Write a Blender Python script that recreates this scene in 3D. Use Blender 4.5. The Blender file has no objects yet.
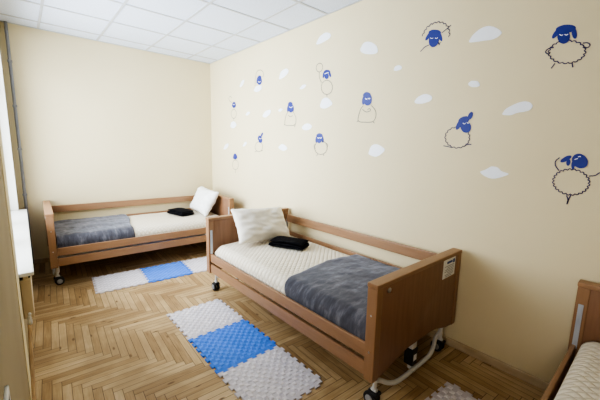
import bpy, bmesh, math, random
from mathutils import Vector, Matrix, noise
random.seed(7)
C = bpy.context.scene.collection
PI = math.pi
XR, YF, ZC = 2.474, 5.17, 2.877      # inner faces: wall with decals, far wall, ceiling
XL, YN = -0.075, -1.25               # window wall, wall behind

# ------------------------------------------------------------------ node helpers
class N:
    """tiny expression builder over shader math nodes"""
    def __init__(s, nt, sock): s.nt, s.s = nt, sock
    def _m(s, op, *o, clamp=False):
        n = s.nt.nodes.new('ShaderNodeMath'); n.operation = op; n.use_clamp = clamp
        for k, v in enumerate((s,) + o):
            if isinstance(v, N): s.nt.links.new(v.s, n.inputs[k])
            else: n.inputs[k].default_value = v
        return N(s.nt, n.outputs[0])
    def __add__(s, o): return s._m('ADD', o)
    def __sub__(s, o): return s._m('SUBTRACT', o)
    def __mul__(s, o): return s._m('MULTIPLY', o)
    def __truediv__(s, o): return s._m('DIVIDE', o)
    def floor(s): return s._m('FLOOR')
    def mod(s, o): return s._m('FLOORED_MODULO', o)
    def lt(s, o): return s._m('LESS_THAN', o)
    def min(s, o): return s._m('MINIMUM', o)
    def max(s, o): return s._m('MAXIMUM', o)
    def sin(s): return s._m('SINE')
    def abs(s): return s._m('ABSOLUTE')
    def pw(s, o): return s._m('POWER', o)
    def step(s, a, b):
        n = s.nt.nodes.new('ShaderNodeMapRange'); n.interpolation_type = 'SMOOTHSTEP'
        s.nt.links.new(s.s, n.inputs['Value']); n.inputs['From Min'].default_value = a; n.inputs['From Max'].default_value = b
        return N(s.nt, n.outputs[0])
    def sel(s, a, b):              # s ? a : b
        return b + s * (a - b)

def vec(nt, x, y, z):
    n = nt.nodes.new('ShaderNodeCombineXYZ')
    for k, v in enumerate((x, y, z)):
        if isinstance(v, N): nt.links.new(v.s, n.inputs[k])
        else: n.inputs[k].default_value = v
    return n.outputs[0]

def base(name, col=(.8, .8, .8), rough=.5, metal=0, spec=.5):
    m = bpy.data.materials.new(name); m.use_nodes = True
    b = m.node_tree.nodes['Principled BSDF']
    b.inputs['Base Color'].default_value = (*col, 1); b.inputs['Roughness'].default_value = rough
    b.inputs['Metallic'].default_value = metal; b.inputs['Specular IOR Level'].default_value = spec
    m.diffuse_color = (*col, 1)
    return m, m.node_tree, b

def coords(nt, kind='Object', scale=(1, 1, 1), rot=(0, 0, 0)):
    t = nt.nodes.new('ShaderNodeTexCoord'); mp = nt.nodes.new('ShaderNodeMapping')
    mp.inputs['Scale'].default_value = scale; mp.inputs['Rotation'].default_value = rot
    nt.links.new(t.outputs[kind], mp.inputs['Vector'])
    return mp.outputs[0]

def noi(nt, v, scale, detail=3, rough=.5):
    n = nt.nodes.new('ShaderNodeTexNoise'); n.inputs['Scale'].default_value = scale
    n.inputs['Detail'].default_value = detail; n.inputs['Roughness'].default_value = rough
    nt.links.new(v, n.inputs['Vector'])
    return N(nt, n.outputs['Fac'])

def ramp(nt, fac, stops):
    r = nt.nodes.new('ShaderNodeValToRGB'); e = r.color_ramp.elements
    while len(e) < len(stops): e.new(.5)
    for k, (p, c) in enumerate(stops): e[k].position = p; e[k].color = (*c, 1)
    nt.links.new(fac.s, r.inputs[0])
    return r.outputs[0]

def mixc(nt, fac, a, b, mode='MIX'):
    n = nt.nodes.new('ShaderNodeMix'); n.data_type = 'RGBA'; n.blend_type = mode
    for sock, v in ((n.inputs[0], fac), (n.inputs[6], a), (n.inputs[7], b)):
        if isinstance(v, N): nt.links.new(v.s, sock)
        elif isinstance(v, (int, float)): sock.default_value = v
        elif isinstance(v, tuple): sock.default_value = (*v, 1)
        else: nt.links.new(v, sock)
    return n.outputs[2]

def bump(nt, b, h, strength=.3, dist=.01):
    n = nt.nodes.new('ShaderNodeBump'); n.inputs['Strength'].default_value = strength; n.inputs['Distance'].default_value = dist
    nt.links.new(h.s, n.inputs['Height']); nt.links.new(n.outputs[0], b.inputs['Normal'])

def noisy(name, c1, c2, scale=8, stretch=(1, 1, 1), rough=.5, metal=0, bs=0, bscale=60, spec=.5, lo=.35, hi=.65, bd=.004):
    m, nt, b = base(name, tuple((p + q) / 2 for p, q in zip(c1, c2)), rough, metal, spec)
    v = coords(nt, 'Object', stretch)
    nt.links.new(ramp(nt, noi(nt, v, scale, 5), [(lo, c1), (hi, c2)]), b.inputs['Base Color'])
    if bs: bump(nt, b, noi(nt, coords(nt), bscale, 4), bs, bd)
    return m

# ------------------------------------------------------------------ materials
M = {}
M['wall'] = noisy('cream_paint', (.735, .655, .455), (.755, .675, .475), 1.2, rough=.72, bs=.06, bscale=140, spec=.25)
M['wall_trim'] = noisy('cream_gloss_paint', (.66, .55, .38), (.72, .62, .45), 3, rough=.45, bs=.05)
M['white'] = noisy('white_enamel', (.80, .80, .78), (.84, .84, .82), 5, rough=.35)
M['white_steel'] = noisy('pale_grey_powder_coat', (.60, .60, .59), (.66, .66, .65), 6, rough=.35)
M['grey_pipe'] = noisy('grey_plastic', (.22, .23, .26), (.27, .28, .31), 6, rough=.5)
M['black'] = noisy('black_plastic', (.012, .012, .014), (.022, .022, .026), 12, rough=.45)
M['rubber'] = noisy('dark_rubber', (.02, .021, .026), (.035, .036, .042), 14, rough=.6)
M['hub'] = noisy('grey_hub_plastic', (.25, .26, .29), (.32, .33, .36), 12, rough=.4)
M['chrome'] = noisy('brushed_steel', (.55, .55, .56), (.66, .66, .67), 30, rough=.3, metal=1)
M['slot'] = noisy('anodised_guide', (.42, .47, .56), (.55, .60, .68), 30, stretch=(1, 1, .2), rough=.35, metal=.3)
M['cloth_black'] = noisy('black_terry', (.006, .006, .008), (.016, .016, .02), 40, rough=.95, bs=.6, bscale=220, spec=.1)
M['pillow'] = noisy('off_white_cotton', (.76, .73, .68), (.82, .79, .74), 6, rough=.9, bs=.12, bscale=30, spec=.15, bd=.01)
M['pillow_cool'] = noisy('white_cotton', (.82, .83, .84), (.87, .88, .89), 6, rough=.9, bs=.12, bscale=30, spec=.15, bd=.01)
M['mat_white_base'] = noisy('grey_white_foam', (.61, .585, .65), (.67, .645, .71), 10, rough=.85, spec=.2)
M['mat_blue_base'] = noisy('deep_blue_foam', (.075, .225, .78), (.09, .25, .84), 10, rough=.8, spec=.2)
M['mat_white'] = noisy('white_foam', (.76, .735, .80), (.82, .795, .86), 10, rough=.8, bs=.15, bscale=300, spec=.2)
M['mat_blue'] = noisy('blue_foam', (.12, .31, .93), (.14, .34, .97), 10, rough=.75, bs=.15, bscale=300, spec=.2)
M['decal_blue'] = noisy('blue_vinyl', (.018, .034, .27), (.023, .042, .31), 12, rough=.5)
M['decal_line'] = noisy('indigo_line_vinyl', (.05, .045, .13), (.07, .06, .16), 12, rough=.6)
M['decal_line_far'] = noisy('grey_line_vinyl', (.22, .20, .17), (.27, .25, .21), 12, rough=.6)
M['decal_white'] = noisy('white_vinyl', (.84, .88, .98), (.88, .92, 1), 8, rough=.5)
M['paper'] = noisy('label_paper', (.72, .72, .72), (.78, .78, .78), 20, rough=.6)
M['ink'] = noisy('label_ink', (.20, .21, .25), (.30, .31, .35), 60, rough=.6)
M['ink_blue'] = noisy('label_blue_ink', (.03, .07, .25), (.05, .1, .3), 60, rough=.6)
M['ceiling_bar'] = noisy('ceiling_grid_paint', (.50, .53, .60), (.54, .57, .64), 6, rough=.5)

def wood(name, axis):
    st = [6, 6, 6]; st[axis] = .5
    m, nt, b = base(name, (.40, .2, .09), .42)
    f = noi(nt, coords(nt, 'Object', tuple(st)), 7, 6, .6)
    nt.links.new(ramp(nt, f, [(.25, (.285, .163, .092)), (.5, (.325, .19, .108)), (.78, (.365, .216, .127))]), b.inputs['Base Color'])
    bump(nt, b, f, .05, .002)
    return m
M['wood_x'] = wood('beech_laminate_along', 0); M['wood_z'] = wood('beech_laminate_upright', 2); M['wood_y'] = wood('beech_laminate_across', 1)
M['wood_panel'] = noisy('beech_laminate_panel', (.24, .13, .076), (.29, .16, .095), 7, (5, 5, .5), rough=.4)

def ceiling_mat():
    m, nt, b = base('mineral_tile', (.8, .82, .86), .85, spec=.2)
    v = coords(nt)
    f = noi(nt, v, 90, 4, .7)
    nt.links.new(ramp(nt, f, [(.36, (.60, .66, .80)), (.48, (.72, .79, .95))]), b.inputs['Base Color'])
    bump(nt, b, f, .15, .003)
    return m
M['ceiling'] = ceiling_mat()

def floor_mat():
    m, nt, b = base('herringbone_parquet', (.5, .33, .16), .38, spec=.45)
    t = nt.nodes.new('ShaderNodeTexCoord'); mp = nt.nodes.new('ShaderNodeMapping')
    mp.inputs['Rotation'].default_value = (0, 0, math.radians(3)); nt.links.new(t.outputs['Object'], mp.inputs['Vector'])
    sp = nt.nodes.new('ShaderNodeSeparateXYZ'); nt.links.new(mp.outputs[0], sp.inputs[0])
    w, n = .05, 9
    u = (N(nt, sp.outputs[0]) - .50) / w; v = (N(nt, sp.outputs[1]) - .0) / w
    i, j = u.floor(), v.floor()
    mm = (i + j).mod(2 * n)
    hz = mm.lt(n - .5)
    a0 = hz.sel(i - mm, j - (mm - n))                 # start of the plank along its run
    al = hz.sel(u, v) - a0                            # 0..n along the plank
    ac = hz.sel(v - j, u - i)                         # 0..1 across it
    idv = vec(nt, hz.sel(a0, i), hz.sel(j, a0), hz)
    wn = nt.nodes.new('ShaderNodeTexWhiteNoise'); wn.noise_dimensions = '3D'; nt.links.new(idv, wn.inputs['Vector'])
    rnd = N(nt, wn.outputs['Value'])
    edge = (ac.min(N(nt, ac.s) * -1 + 1) * w).min(al.min(al * -1 + n) * w)
    gap = edge.step(.0005, .0027)
    gv = vec(nt, al * .05 + rnd * 37.0, ac * .55 + rnd * 11.0, rnd * 5.0)
    g1 = noi(nt, gv, 5, 6, .65)
    g2 = noi(nt, vec(nt, al * .12 + rnd * 13.0, ac * 2.2 + rnd * 7.0, rnd), 5, 3, .6)
    tone = (g1 * .55 + g2 * .25 + rnd * .37)
    col = ramp(nt, tone, [(.26, (.23, .135, .060)), (.46, (.42, .285, .150)), (.66, (.54, .395, .225)), (.86, (.66, .51, .32))])
    # knots: sparse dark ovals drawn out along the grain
    vo = nt.nodes.new('ShaderNodeTexVoronoi'); vo.inputs['Scale'].default_value = 1.0
    nt.links.new(vec(nt, al * .30 + rnd * 91.0, ac * .8 + rnd * 53.0, rnd * 20.0), vo.inputs['Vector'])
    kn = N(nt, vo.outputs['Distance']).step(.07, .20)
    wn2 = nt.nodes.new('ShaderNodeTexWhiteNoise'); nt.links.new(vo.outputs['Position'], wn2.inputs['Vector'])
    keep = N(nt, wn2.outputs['Value']).lt(.42)
    knot = (kn * -1 + 1) * keep * .85
    col = mixc(nt, knot, col, (.10, .045, .018))
    # broad worn and stained patches
    st = noi(nt, coords(nt, 'Object', (1, 1, 1)), 1.5, 4, .6).step(.40, .58)
    col = mixc(nt, (st * -1 + 1) * .42, col, (.24, .14, .065))
    col = mixc(nt, gap * -1 + 1, col, (.11, .065, .033))
    nt.links.new(col, b.inputs['Base Color'])
    nt.links.new((g1 * .25 + .27).s, b.inputs['Roughness'])
    bump(nt, b, gap * .8 + g1 * .15 + rnd * .12, .35, .003)
    return m
M['floor'] = floor_mat()

def quilt_mat():
    m, nt, b = base('quilted_cream_cotton', (.8, .75, .66), .9, spec=.15)
    t = nt.nodes.new('ShaderNodeTexCoord'); sp = nt.nodes.new('ShaderNodeSeparateXYZ'); nt.links.new(t.outputs['Object'], sp.inputs[0])
    x, y, z = (N(nt, sp.outputs[k]) for k in range(3))
    k = PI / .050
    a = ((x + y * .9 + z * .6) * k).sin().abs(); c = ((x - y * .9 - z * .6) * k).sin().abs()
    h = (a.min(c)).pw(.55)
    f = noi(nt, coords(nt), 9, 4)
    col = ramp(nt, h * .7 + f * .3, [(.10, (.50, .44, .35)), (.42, (.735, .675, .575)), (.9, (.81, .76, .675))])
    nt.links.new(col, b.inputs['Base Color'])
    bump(nt, b, h + f * .25, .6, .010)
    return m
M['quilt'] = quilt_mat()

def velvet():
    m, nt, b = base('slate_velvet', (.1, .1, .13), .85, spec=.2)
    f = noi(nt, coords(nt, 'Object', (3.4, 1.1, 1), (0, 0, .6)), 6, 7, .68)
    nt.links.new(ramp(nt, f, [(.32, (.058, .058, .074)), (.52, (.098, .099, .124)), (.70, (.205, .209, .252))]), b.inputs['Base Color'])
    b.inputs['Sheen Weight'].default_value = .6; b.inputs['Sheen Roughness'].default_value = .4
    b.inputs['Sheen Tint'].default_value = (.7, .75, .9, 1)
    bump(nt, b, noi(nt, coords(nt, 'Object', (1.4, 1, 1)), 14, 4), .35, .012)
    return m
M['velvet'] = velvet()

def glass():
    m, nt, b = base('window_glass', (.9, .95, .95), .02)
    nt.nodes.remove(b)
    tr = nt.nodes.new('ShaderNodeBsdfTransparent'); gl = nt.nodes.new('ShaderNodeBsdfGlossy'); gl.inputs['Roughness'].default_value = .02
    mx = nt.nodes.new('ShaderNodeMixShader'); mx.inputs[0].default_value = .06
    nt.links.new(tr.outputs[0], mx.inputs[1]); nt.links.new(gl.outputs[0], mx.inputs[2])
    nt.links.new(mx.outputs[0], nt.nodes['Material Output'].inputs['Surface'])
    return m
M['glass'] = glass()

# ------------------------------------------------------------------ mesh helpers
def bx(bm, lo, hi, bev=0, seg=2):
    t = bmesh.new(); bmesh.ops.create_cube(t, size=1)
    for v in t.verts: v.co = Vector([(lo[k] + hi[k]) / 2 + v.co[k] * (hi[k] - lo[k]) for k in range(3)])
    if bev: bmesh.ops.bevel(t, geom=t.edges[:], offset=bev, segments=seg, affect='EDGES', profile=.6)
    join(bm, t)

def join(bm, t):
    me = bpy.data.meshes.new('tmp'); t.to_mesh(me); t.free(); bm.from_mesh(me); bpy.data.meshes.remove(me)

def tube(bm, pts, r, n=12, caps=True):
    P = [Vector(p) for p in pts]; rings = []; up = None
    for k, p in enumerate(P):
        d = (P[min(k + 1, len(P) - 1)] - P[max(k - 1, 0)]).normalized()
        if up is None: up = d.orthogonal().normalized()
        up = (up - d * up.dot(d)).normalized(); sd = d.cross(up)
        rr = r[k] if isinstance(r, (list, tuple)) else r
        rings.append([bm.verts.new(p + (up * math.cos(2 * PI * q / n) + sd * math.sin(2 * PI * q / n)) * rr) for q in range(n)])
    for a, b in zip(rings, rings[1:]):
        for q in range(n): bm.faces.new((a[q], a[(q + 1) % n], b[(q + 1) % n], b[q]))
    if caps: bm.faces.new(rings[0][::-1]); bm.faces.new(rings[-1])

def smooth_path(pts, n=6):
    P = [Vector(p) for p in pts]; Q = [2 * P[0] - P[1]] + P + [2 * P[-1] - P[-2]]; o = []
    for i in range(1, len(Q) - 2):
        a, b, c, d = Q[i - 1:i + 3]
        for k in range(n):
            t = k / n; o.append(.5 * (2 * b + (c - a) * t + (2 * a - 5 * b + 4 * c - d) * t * t + (3 * b - a - 3 * c + d) * t ** 3))
    return o + [P[-1]]

def prism(bm, outline, lo, hi, axis, bev=0):
    """extrude a closed 2D outline along an axis (0: outline is y,z; 1: x,z; 2: x,y)"""
    t = bmesh.new()
    def mk(p, h): return {0: (h, p[0], p[1]), 1: (p[0], h, p[1]), 2: (p[0], p[1], h)}[axis]
    a = [t.verts.new(mk(p, lo)) for p in outline]; b = [t.verts.new(mk(p, hi)) for p in outline]
    t.faces.new(a); t.faces.new(b[::-1])
    for k in range(len(a)): t.faces.new((a[k], a[(k + 1) % len(a)], b[(k + 1) % len(b)], b[k]))
    bmesh.ops.recalc_face_normals(t, faces=t.faces[:])
    if bev:
        es = [e for e in t.edges if len(e.link_faces) == 2 and e.calc_face_angle(0) > .6]
        bmesh.ops.bevel(t, geom=es, offset=bev, segments=2, affect='EDGES', profile=.6)
    join(bm, t)

def lathe(bm, prof, n, center, axis):
    rings = []
    ax = Vector(axis).normalized(); u = ax.orthogonal().normalized(); w = ax.cross(u)
    for r, h in prof:
        rings.append([bm.verts.new(Vector(center) + ax * h + (u * math.cos(2 * PI * q / n) + w * math.sin(2 * PI * q / n)) * max(r, 1e-4)) for q in range(n)])
    for a, b in zip(rings, rings[1:]):
        for q in range(n): bm.faces.new((a[q], a[(q + 1) % n], b[(q + 1) % n], b[q]))
    bm.faces.new(rings[0][::-1]); bm.faces.new(rings[-1])

def obj(name, bm, mat, parent=None, smooth=None, label=None):
    bmesh.ops.recalc_face_normals(bm, faces=bm.faces[:])
    me = bpy.data.meshes.new(name); bm.to_mesh(me); bm.free()
    o = bpy.data.objects.new(name, me); C.objects.link(o)
    for m in (mat if isinstance(mat, list) else [mat]): me.materials.append(m)
    if smooth:
        for p in me.polygons: p.use_smooth = True
        if smooth < 3: me.set_sharp_from_angle(angle=smooth)
    if parent: o.parent = parent
    if label: o['label'] = label
    return o

def tag(o, label, cat, group=None):
    o['label'] = label; o['category'] = cat
    if group: o['group'] = group
    return o

def thing(name, label, cat, loc=(0, 0, 0), rz=0, group=None):
    o = bpy.data.objects.new(name, None); C.objects.link(o); o.empty_display_size = .1
    o.location = loc; o.rotation_euler = (0, 0, rz)
    return tag(o, label, cat, group)

def struct(name, bm, mat, parent=None, smooth=None):
    o = obj(name, bm, mat, parent, smooth)
    if not parent: o['kind'] = 'structure'
    return o
B = bmesh.new
SHEEP = [
 dict(label='big blue-headed sheep decal standing with arms on hips, highest beside the wall end',
  head=[(489, 2195), (490, 2184), (494, 2175), (499, 2169), (507, 2166), (515, 2165), (523, 2169), (532, 2175), (539, 2184), (545, 2195), (549, 2207), (550, 2219), (548, 2230), (545, 2239), (539, 2245), (532, 2248), (523, 2248), (515, 2245), (507, 2238), (499, 2229), (494, 2218), (490, 2207)], ears=[[(546, 2227), (551, 2219), (557, 2213), (563, 2209), (568, 2207), (572, 2208), (575, 2210), (576, 2216), (576, 2222), (574, 2230), (570, 2239), (565, 2247), (560, 2254), (554, 2260), (548, 2264), (543, 2266), (539, 2266), (536, 2263), (535, 2258), (536, 2251), (538, 2243), (541, 2235)], [(461, 2214), (459, 2205), (458, 2196), (459, 2189), (460, 2184), (463, 2182), (466, 2182), (470, 2185), (474, 2190), (478, 2197), (481, 2206), (484, 2216), (486, 2225), (486, 2234), (486, 2241), (484, 2246), (482, 2248), (478, 2248), (474, 2245), (470, 2240), (467, 2232), (463, 2224)], [(468, 2242), (469, 2236), (473, 2230), (480, 2226), (490, 2224), (503, 2223), (516, 2225), (530, 2228), (542, 2234), (552, 2240), (559, 2247), (562, 2254), (562, 2261), (557, 2266), (549, 2270), (538, 2272), (526, 2273), (512, 2271), (499, 2267), (487, 2262), (478, 2256), (471, 2249)]],
  body=[[(416, 2107), (411, 2103), (407, 2098), (407, 2094), (411, 2091), (417, 2090), (413, 2084), (411, 2079), (413, 2076), (418, 2074), (424, 2074), (422, 2069), (423, 2064), (426, 2061), (432, 2061), (439, 2063), (439, 2057), (441, 2053), (446, 2052), (452, 2053), (459, 2056), (461, 2052), (465, 2049), (470, 2049), (476, 2051), (482, 2056), (487, 2052), (492, 2051), (498, 2052), (503, 2056), (508, 2061), (514, 2059), (520, 2059), (526, 2061), (529, 2066), (532, 2072), (539, 2072), (546, 2073), (551, 2077), (553, 2082), (552, 2088), (560, 2089), (567, 2092), (570, 2096), (570, 2101), (567, 2106), (575, 2110), (580, 2114), (582, 2118), (580, 2122), (575, 2126), (581, 2131), (585, 2136), (585, 2140), (581, 2143), (574, 2145), (578, 2150), (580, 2155), (578, 2159), (573, 2161), (565, 2160), (567, 2166), (567, 2171), (563, 2174), (557, 2174), (549, 2172), (549, 2177), (547, 2181), (542, 2182), (535, 2181), (528, 2177), (525, 2182), (521, 2185), (516, 2184), (510, 2182), (504, 2177), (499, 2180), (494, 2181), (488, 2180), (483, 2176), (479, 2170), (473, 2172), (467, 2172), (461, 2169), (458, 2165), (456, 2159), (449, 2159), (443, 2157), (438, 2154), (436, 2149), (437, 2144), (429, 2142), (424, 2139), (421, 2135), (421, 2130), (423, 2126), (416, 2123), (412, 2119), (410, 2115), (412, 2111), (416, 2107)]],
  limbs=[[(559, 2154), (565, 2154), (571, 2155), (577, 2155), (582, 2154), (586, 2153), (590, 2151), (594, 2148), (596, 2144), (598, 2141), (598, 2137), (597, 2134), (594, 2130), (590, 2127), (586, 2124), (583, 2122), (581, 2123), (579, 2125), (577, 2127), (575, 2130), (574, 2132)], [(427, 2150), (422, 2150), (418, 2149), (414, 2149), (410, 2149), (406, 2147), (403, 2145), (400, 2143), (397, 2140), (395, 2136), (394, 2134), (394, 2131), (396, 2127), (398, 2124), (400, 2122), (403, 2121), (406, 2121), (409, 2122), (412, 2124), (415, 2126), (419, 2128)], [(544, 2062), (559, 2035)], [(463, 2053), (456, 2024)]], eyes=[[(541, 2224), (539, 2222), (537, 2220), (535, 2218), (533, 2217), (532, 2216), (530, 2215), (528, 2216), (527, 2216), (525, 2217), (524, 2218)], [(516, 2218), (514, 2216), (512, 2215), (510, 2213), (508, 2212), (507, 2212), (505, 2212), (504, 2213), (502, 2214), (501, 2215), (499, 2216)]]),
 dict(label='blue-headed sheep decal flopped over a slanting line, topmost sheep of the middle wall',
  head=[(1283, 2354), (1287, 2340), (1294, 2329), (1304, 2321), (1315, 2317), (1327, 2318), (1339, 2323), (1349, 2332), (1358, 2344), (1363, 2359), (1365, 2374), (1364, 2390), (1359, 2404), (1352, 2415), (1342, 2422), (1331, 2426), (1319, 2425), (1307, 2420), (1297, 2410), (1289, 2398), (1284, 2384), (1281, 2369)], ears=[[(1356, 2400), (1363, 2392), (1371, 2386), (1378, 2382), (1385, 2380), (1390, 2381), (1394, 2384), (1396, 2389), (1395, 2395), (1392, 2403), (1387, 2412), (1381, 2420), (1374, 2428), (1366, 2433), (1359, 2437), (1352, 2439), (1347, 2439), (1343, 2436), (1342, 2431), (1343, 2424), (1345, 2416), (1350, 2408)], [(1265, 2387), (1261, 2376), (1258, 2366), (1257, 2357), (1258, 2351), (1260, 2348), (1264, 2347), (1268, 2350), (1274, 2356), (1280, 2364), (1285, 2374), (1290, 2385), (1294, 2396), (1297, 2407), (1298, 2415), (1298, 2421), (1295, 2425), (1292, 2425), (1287, 2422), (1281, 2416), (1276, 2408), (1270, 2398)], [(1272, 2409), (1273, 2403), (1278, 2399), (1287, 2396), (1299, 2396), (1313, 2397), (1327, 2400), (1341, 2406), (1354, 2412), (1364, 2419), (1371, 2427), (1373, 2434), (1372, 2440), (1366, 2445), (1357, 2447), (1345, 2448), (1331, 2446), (1317, 2442), (1303, 2437), (1290, 2431), (1281, 2424), (1274, 2416)]],
  body=[[(1420, 2420), (1424, 2427), (1423, 2434), (1417, 2438), (1408, 2440), (1410, 2447), (1411, 2455), (1408, 2460), (1401, 2463), (1392, 2462), (1392, 2469), (1391, 2477), (1386, 2481), (1379, 2481), (1370, 2478), (1367, 2485), (1364, 2491), (1359, 2494), (1351, 2492), (1343, 2487), (1339, 2492), (1334, 2497), (1327, 2498), (1321, 2495), (1314, 2488), (1308, 2492), (1302, 2495), (1295, 2494), (1290, 2489), (1286, 2481), (1279, 2483), (1271, 2484), (1265, 2482), (1261, 2476), (1259, 2467), (1252, 2467), (1245, 2466), (1239, 2463), (1237, 2456), (1238, 2448), (1231, 2446), (1223, 2443), (1219, 2438), (1219, 2431), (1222, 2424), (1215, 2420), (1209, 2415), (1206, 2410), (1208, 2404), (1213, 2398), (1208, 2392), (1203, 2386), (1202, 2380), (1205, 2375), (1212, 2371), (1208, 2364)]],
  limbs=[[(1429, 2307), (1422, 2313), (1416, 2319), (1409, 2324), (1402, 2330), (1395, 2334), (1388, 2336), (1381, 2338), (1374, 2339), (1367, 2340), (1360, 2342)], [(1266, 2406), (1259, 2410), (1252, 2414), (1245, 2418), (1238, 2422), (1231, 2426), (1224, 2430), (1218, 2434), (1212, 2438), (1205, 2441), (1199, 2445)], [(1291, 2352), (1275, 2323)], [(1289, 2334), (1268, 2339)]], eyes=[[(1353, 2391), (1350, 2389), (1348, 2387), (1345, 2386), (1343, 2384), (1341, 2383), (1338, 2383), (1336, 2383), (1334, 2384), (1332, 2385), (1330, 2386)], [(1316, 2382), (1313, 2381), (1311, 2379), (1308, 2377), (1306, 2375), (1304, 2375), (1302, 2375), (1300, 2376), (1297, 2377), (1295, 2379), (1293, 2380)]]),
 dict(label='blue-headed sheep decal sitting with one ear up, between two slanted clouds',
  head=[(988, 1715), (986, 1703), (986, 1691), (989, 1681), (995, 1672), (1003, 1667), (1013, 1664), (1023, 1665), (1034, 1669), (1044, 1677), (1052, 1687), (1058, 1698), (1061, 1711), (1060, 1722), (1057, 1733), (1051, 1742), (1042, 1747), (1033, 1749), (1022, 1748), (1011, 1744), (1002, 1736), (994, 1726)], ears=[[(1058, 1718), (1063, 1708), (1069, 1699), (1075, 1693), (1082, 1689), (1087, 1688), (1091, 1690), (1094, 1696), (1095, 1704), (1095, 1713), (1092, 1724), (1088, 1735), (1082, 1745), (1076, 1754), (1070, 1760), (1064, 1764), (1058, 1765), (1054, 1762), (1051, 1757), (1050, 1749), (1051, 1740), (1053, 1729)], [(985, 1777), (988, 1770), (992, 1764), (997, 1760), (1002, 1758), (1007, 1758), (1011, 1760), (1014, 1764), (1016, 1770), (1017, 1777), (1016, 1785), (1014, 1793), (1011, 1800), (1006, 1806), (1001, 1810), (996, 1812), (992, 1812), (988, 1810), (984, 1806), (982, 1800), (982, 1793), (982, 1785)], [(1004, 1770), (1002, 1763), (1004, 1755), (1009, 1748), (1016, 1741), (1026, 1736), (1036, 1732), (1048, 1730), (1059, 1731), (1069, 1734), (1076, 1738), (1081, 1745), (1082, 1752), (1080, 1760), (1075, 1767), (1068, 1774), (1058, 1779), (1047, 1783), (1035, 1784), (1025, 1784), (1015, 1781), (1008, 1776)]],
  body=[[(995, 1631), (990, 1626), (987, 1620), (987, 1614), (992, 1610), (998, 1606), (995, 1599), (995, 1593), (998, 1588), (1004, 1586), (1011, 1584), (1011, 1577), (1013, 1572), (1018, 1568), (1025, 1567), (1033, 1569), (1036, 1562), (1041, 1558), (1047, 1556), (1054, 1558), (1062, 1561), (1067, 1556), (1074, 1554), (1081, 1554), (1087, 1558), (1093, 1563), (1100, 1561), (1108, 1560), (1114, 1563), (1119, 1568), (1122, 1575), (1130, 1575), (1138, 1577), (1143, 1581), (1145, 1588), (1145, 1595), (1153, 1597), (1160, 1602), (1163, 1607), (1162, 1614), (1159, 1620), (1166, 1625), (1170, 1631), (1171, 1637), (1168, 1642), (1162, 1647), (1166, 1653), (1168, 1660), (1166, 1665), (1160, 1669), (1152, 1672), (1154, 1679), (1153, 1685), (1148, 1689), (1141, 1691), (1133, 1691), (1131, 1697), (1127, 1703), (1121, 1705), (1114, 1704), (1106, 1702), (1101, 1707), (1096, 1710), (1089, 1711), (1082, 1708), (1075, 1703), (1069, 1706), (1062, 1708), (1055, 1706), (1050, 1701), (1046, 1695), (1038, 1696), (1031, 1695), (1025, 1691), (1022, 1685), (1020, 1679), (1013, 1677), (1006, 1674), (1002, 1669), (1001, 1663), (1003, 1656), (996, 1653), (991, 1648), (989, 1642), (991, 1637), (995, 1631)]],
  limbs=[[(1176, 1571), (1170, 1570), (1164, 1569), (1158, 1568), (1151, 1567), (1145, 1566), (1138, 1564), (1131, 1563), (1124, 1561), (1117, 1560), (1110, 1558)], [(1020, 1570), (1015, 1573), (1010, 1575), (1006, 1578), (1001, 1580), (996, 1581), (991, 1582), (987, 1582), (982, 1582), (977, 1581), (972, 1581)]], eyes=[[(1047, 1736), (1044, 1735), (1042, 1733), (1040, 1731), (1037, 1729), (1035, 1729), (1033, 1729), (1032, 1730), (1030, 1732), (1029, 1734), (1027, 1735)], [(1019, 1739), (1016, 1737), (1014, 1736), (1012, 1734), (1010, 1733), (1008, 1733), (1006, 1734), (1005, 1735), (1004, 1737), (1003, 1739), (1002, 1741)]]),
 dict(label='big blue-headed sheep decal with head resting sideways, lowest beside the wall end',
  head=[(324, 1465), (329, 1456), (336, 1449), (345, 1446), (355, 1445), (366, 1449), (376, 1455), (385, 1464), (392, 1475), (396, 1488), (397, 1500), (395, 1511), (390, 1520), (383, 1526), (374, 1530), (364, 1530), (353, 1526), (343, 1519), (335, 1510), (328, 1499), (324, 1488), (323, 1476)], ears=[[(401, 1516), (400, 1512), (401, 1507), (404, 1501), (409, 1494), (415, 1488), (422, 1483), (429, 1479), (436, 1476), (442, 1475), (446, 1476), (449, 1479), (450, 1483), (449, 1488), (446, 1494), (441, 1500), (435, 1506), (428, 1512), (421, 1516), (414, 1518), (408, 1519), (404, 1518)], [(401, 1475), (402, 1470), (403, 1465), (405, 1461), (407, 1458), (410, 1457), (413, 1457), (415, 1459), (418, 1463), (420, 1468), (421, 1473), (421, 1479), (420, 1485), (419, 1490), (417, 1494), (415, 1497), (412, 1498), (409, 1497), (407, 1495), (404, 1491), (402, 1487), (401, 1481)], [(380, 1461), (379, 1454), (380, 1448), (380, 1442), (382, 1438), (384, 1436), (386, 1436), (389, 1438), (391, 1442), (393, 1447), (395, 1453), (396, 1460), (396, 1467), (396, 1474), (395, 1479), (394, 1483), (392, 1485), (390, 1485), (387, 1483), (385, 1479), (383, 1474), (381, 1468)]],
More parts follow.
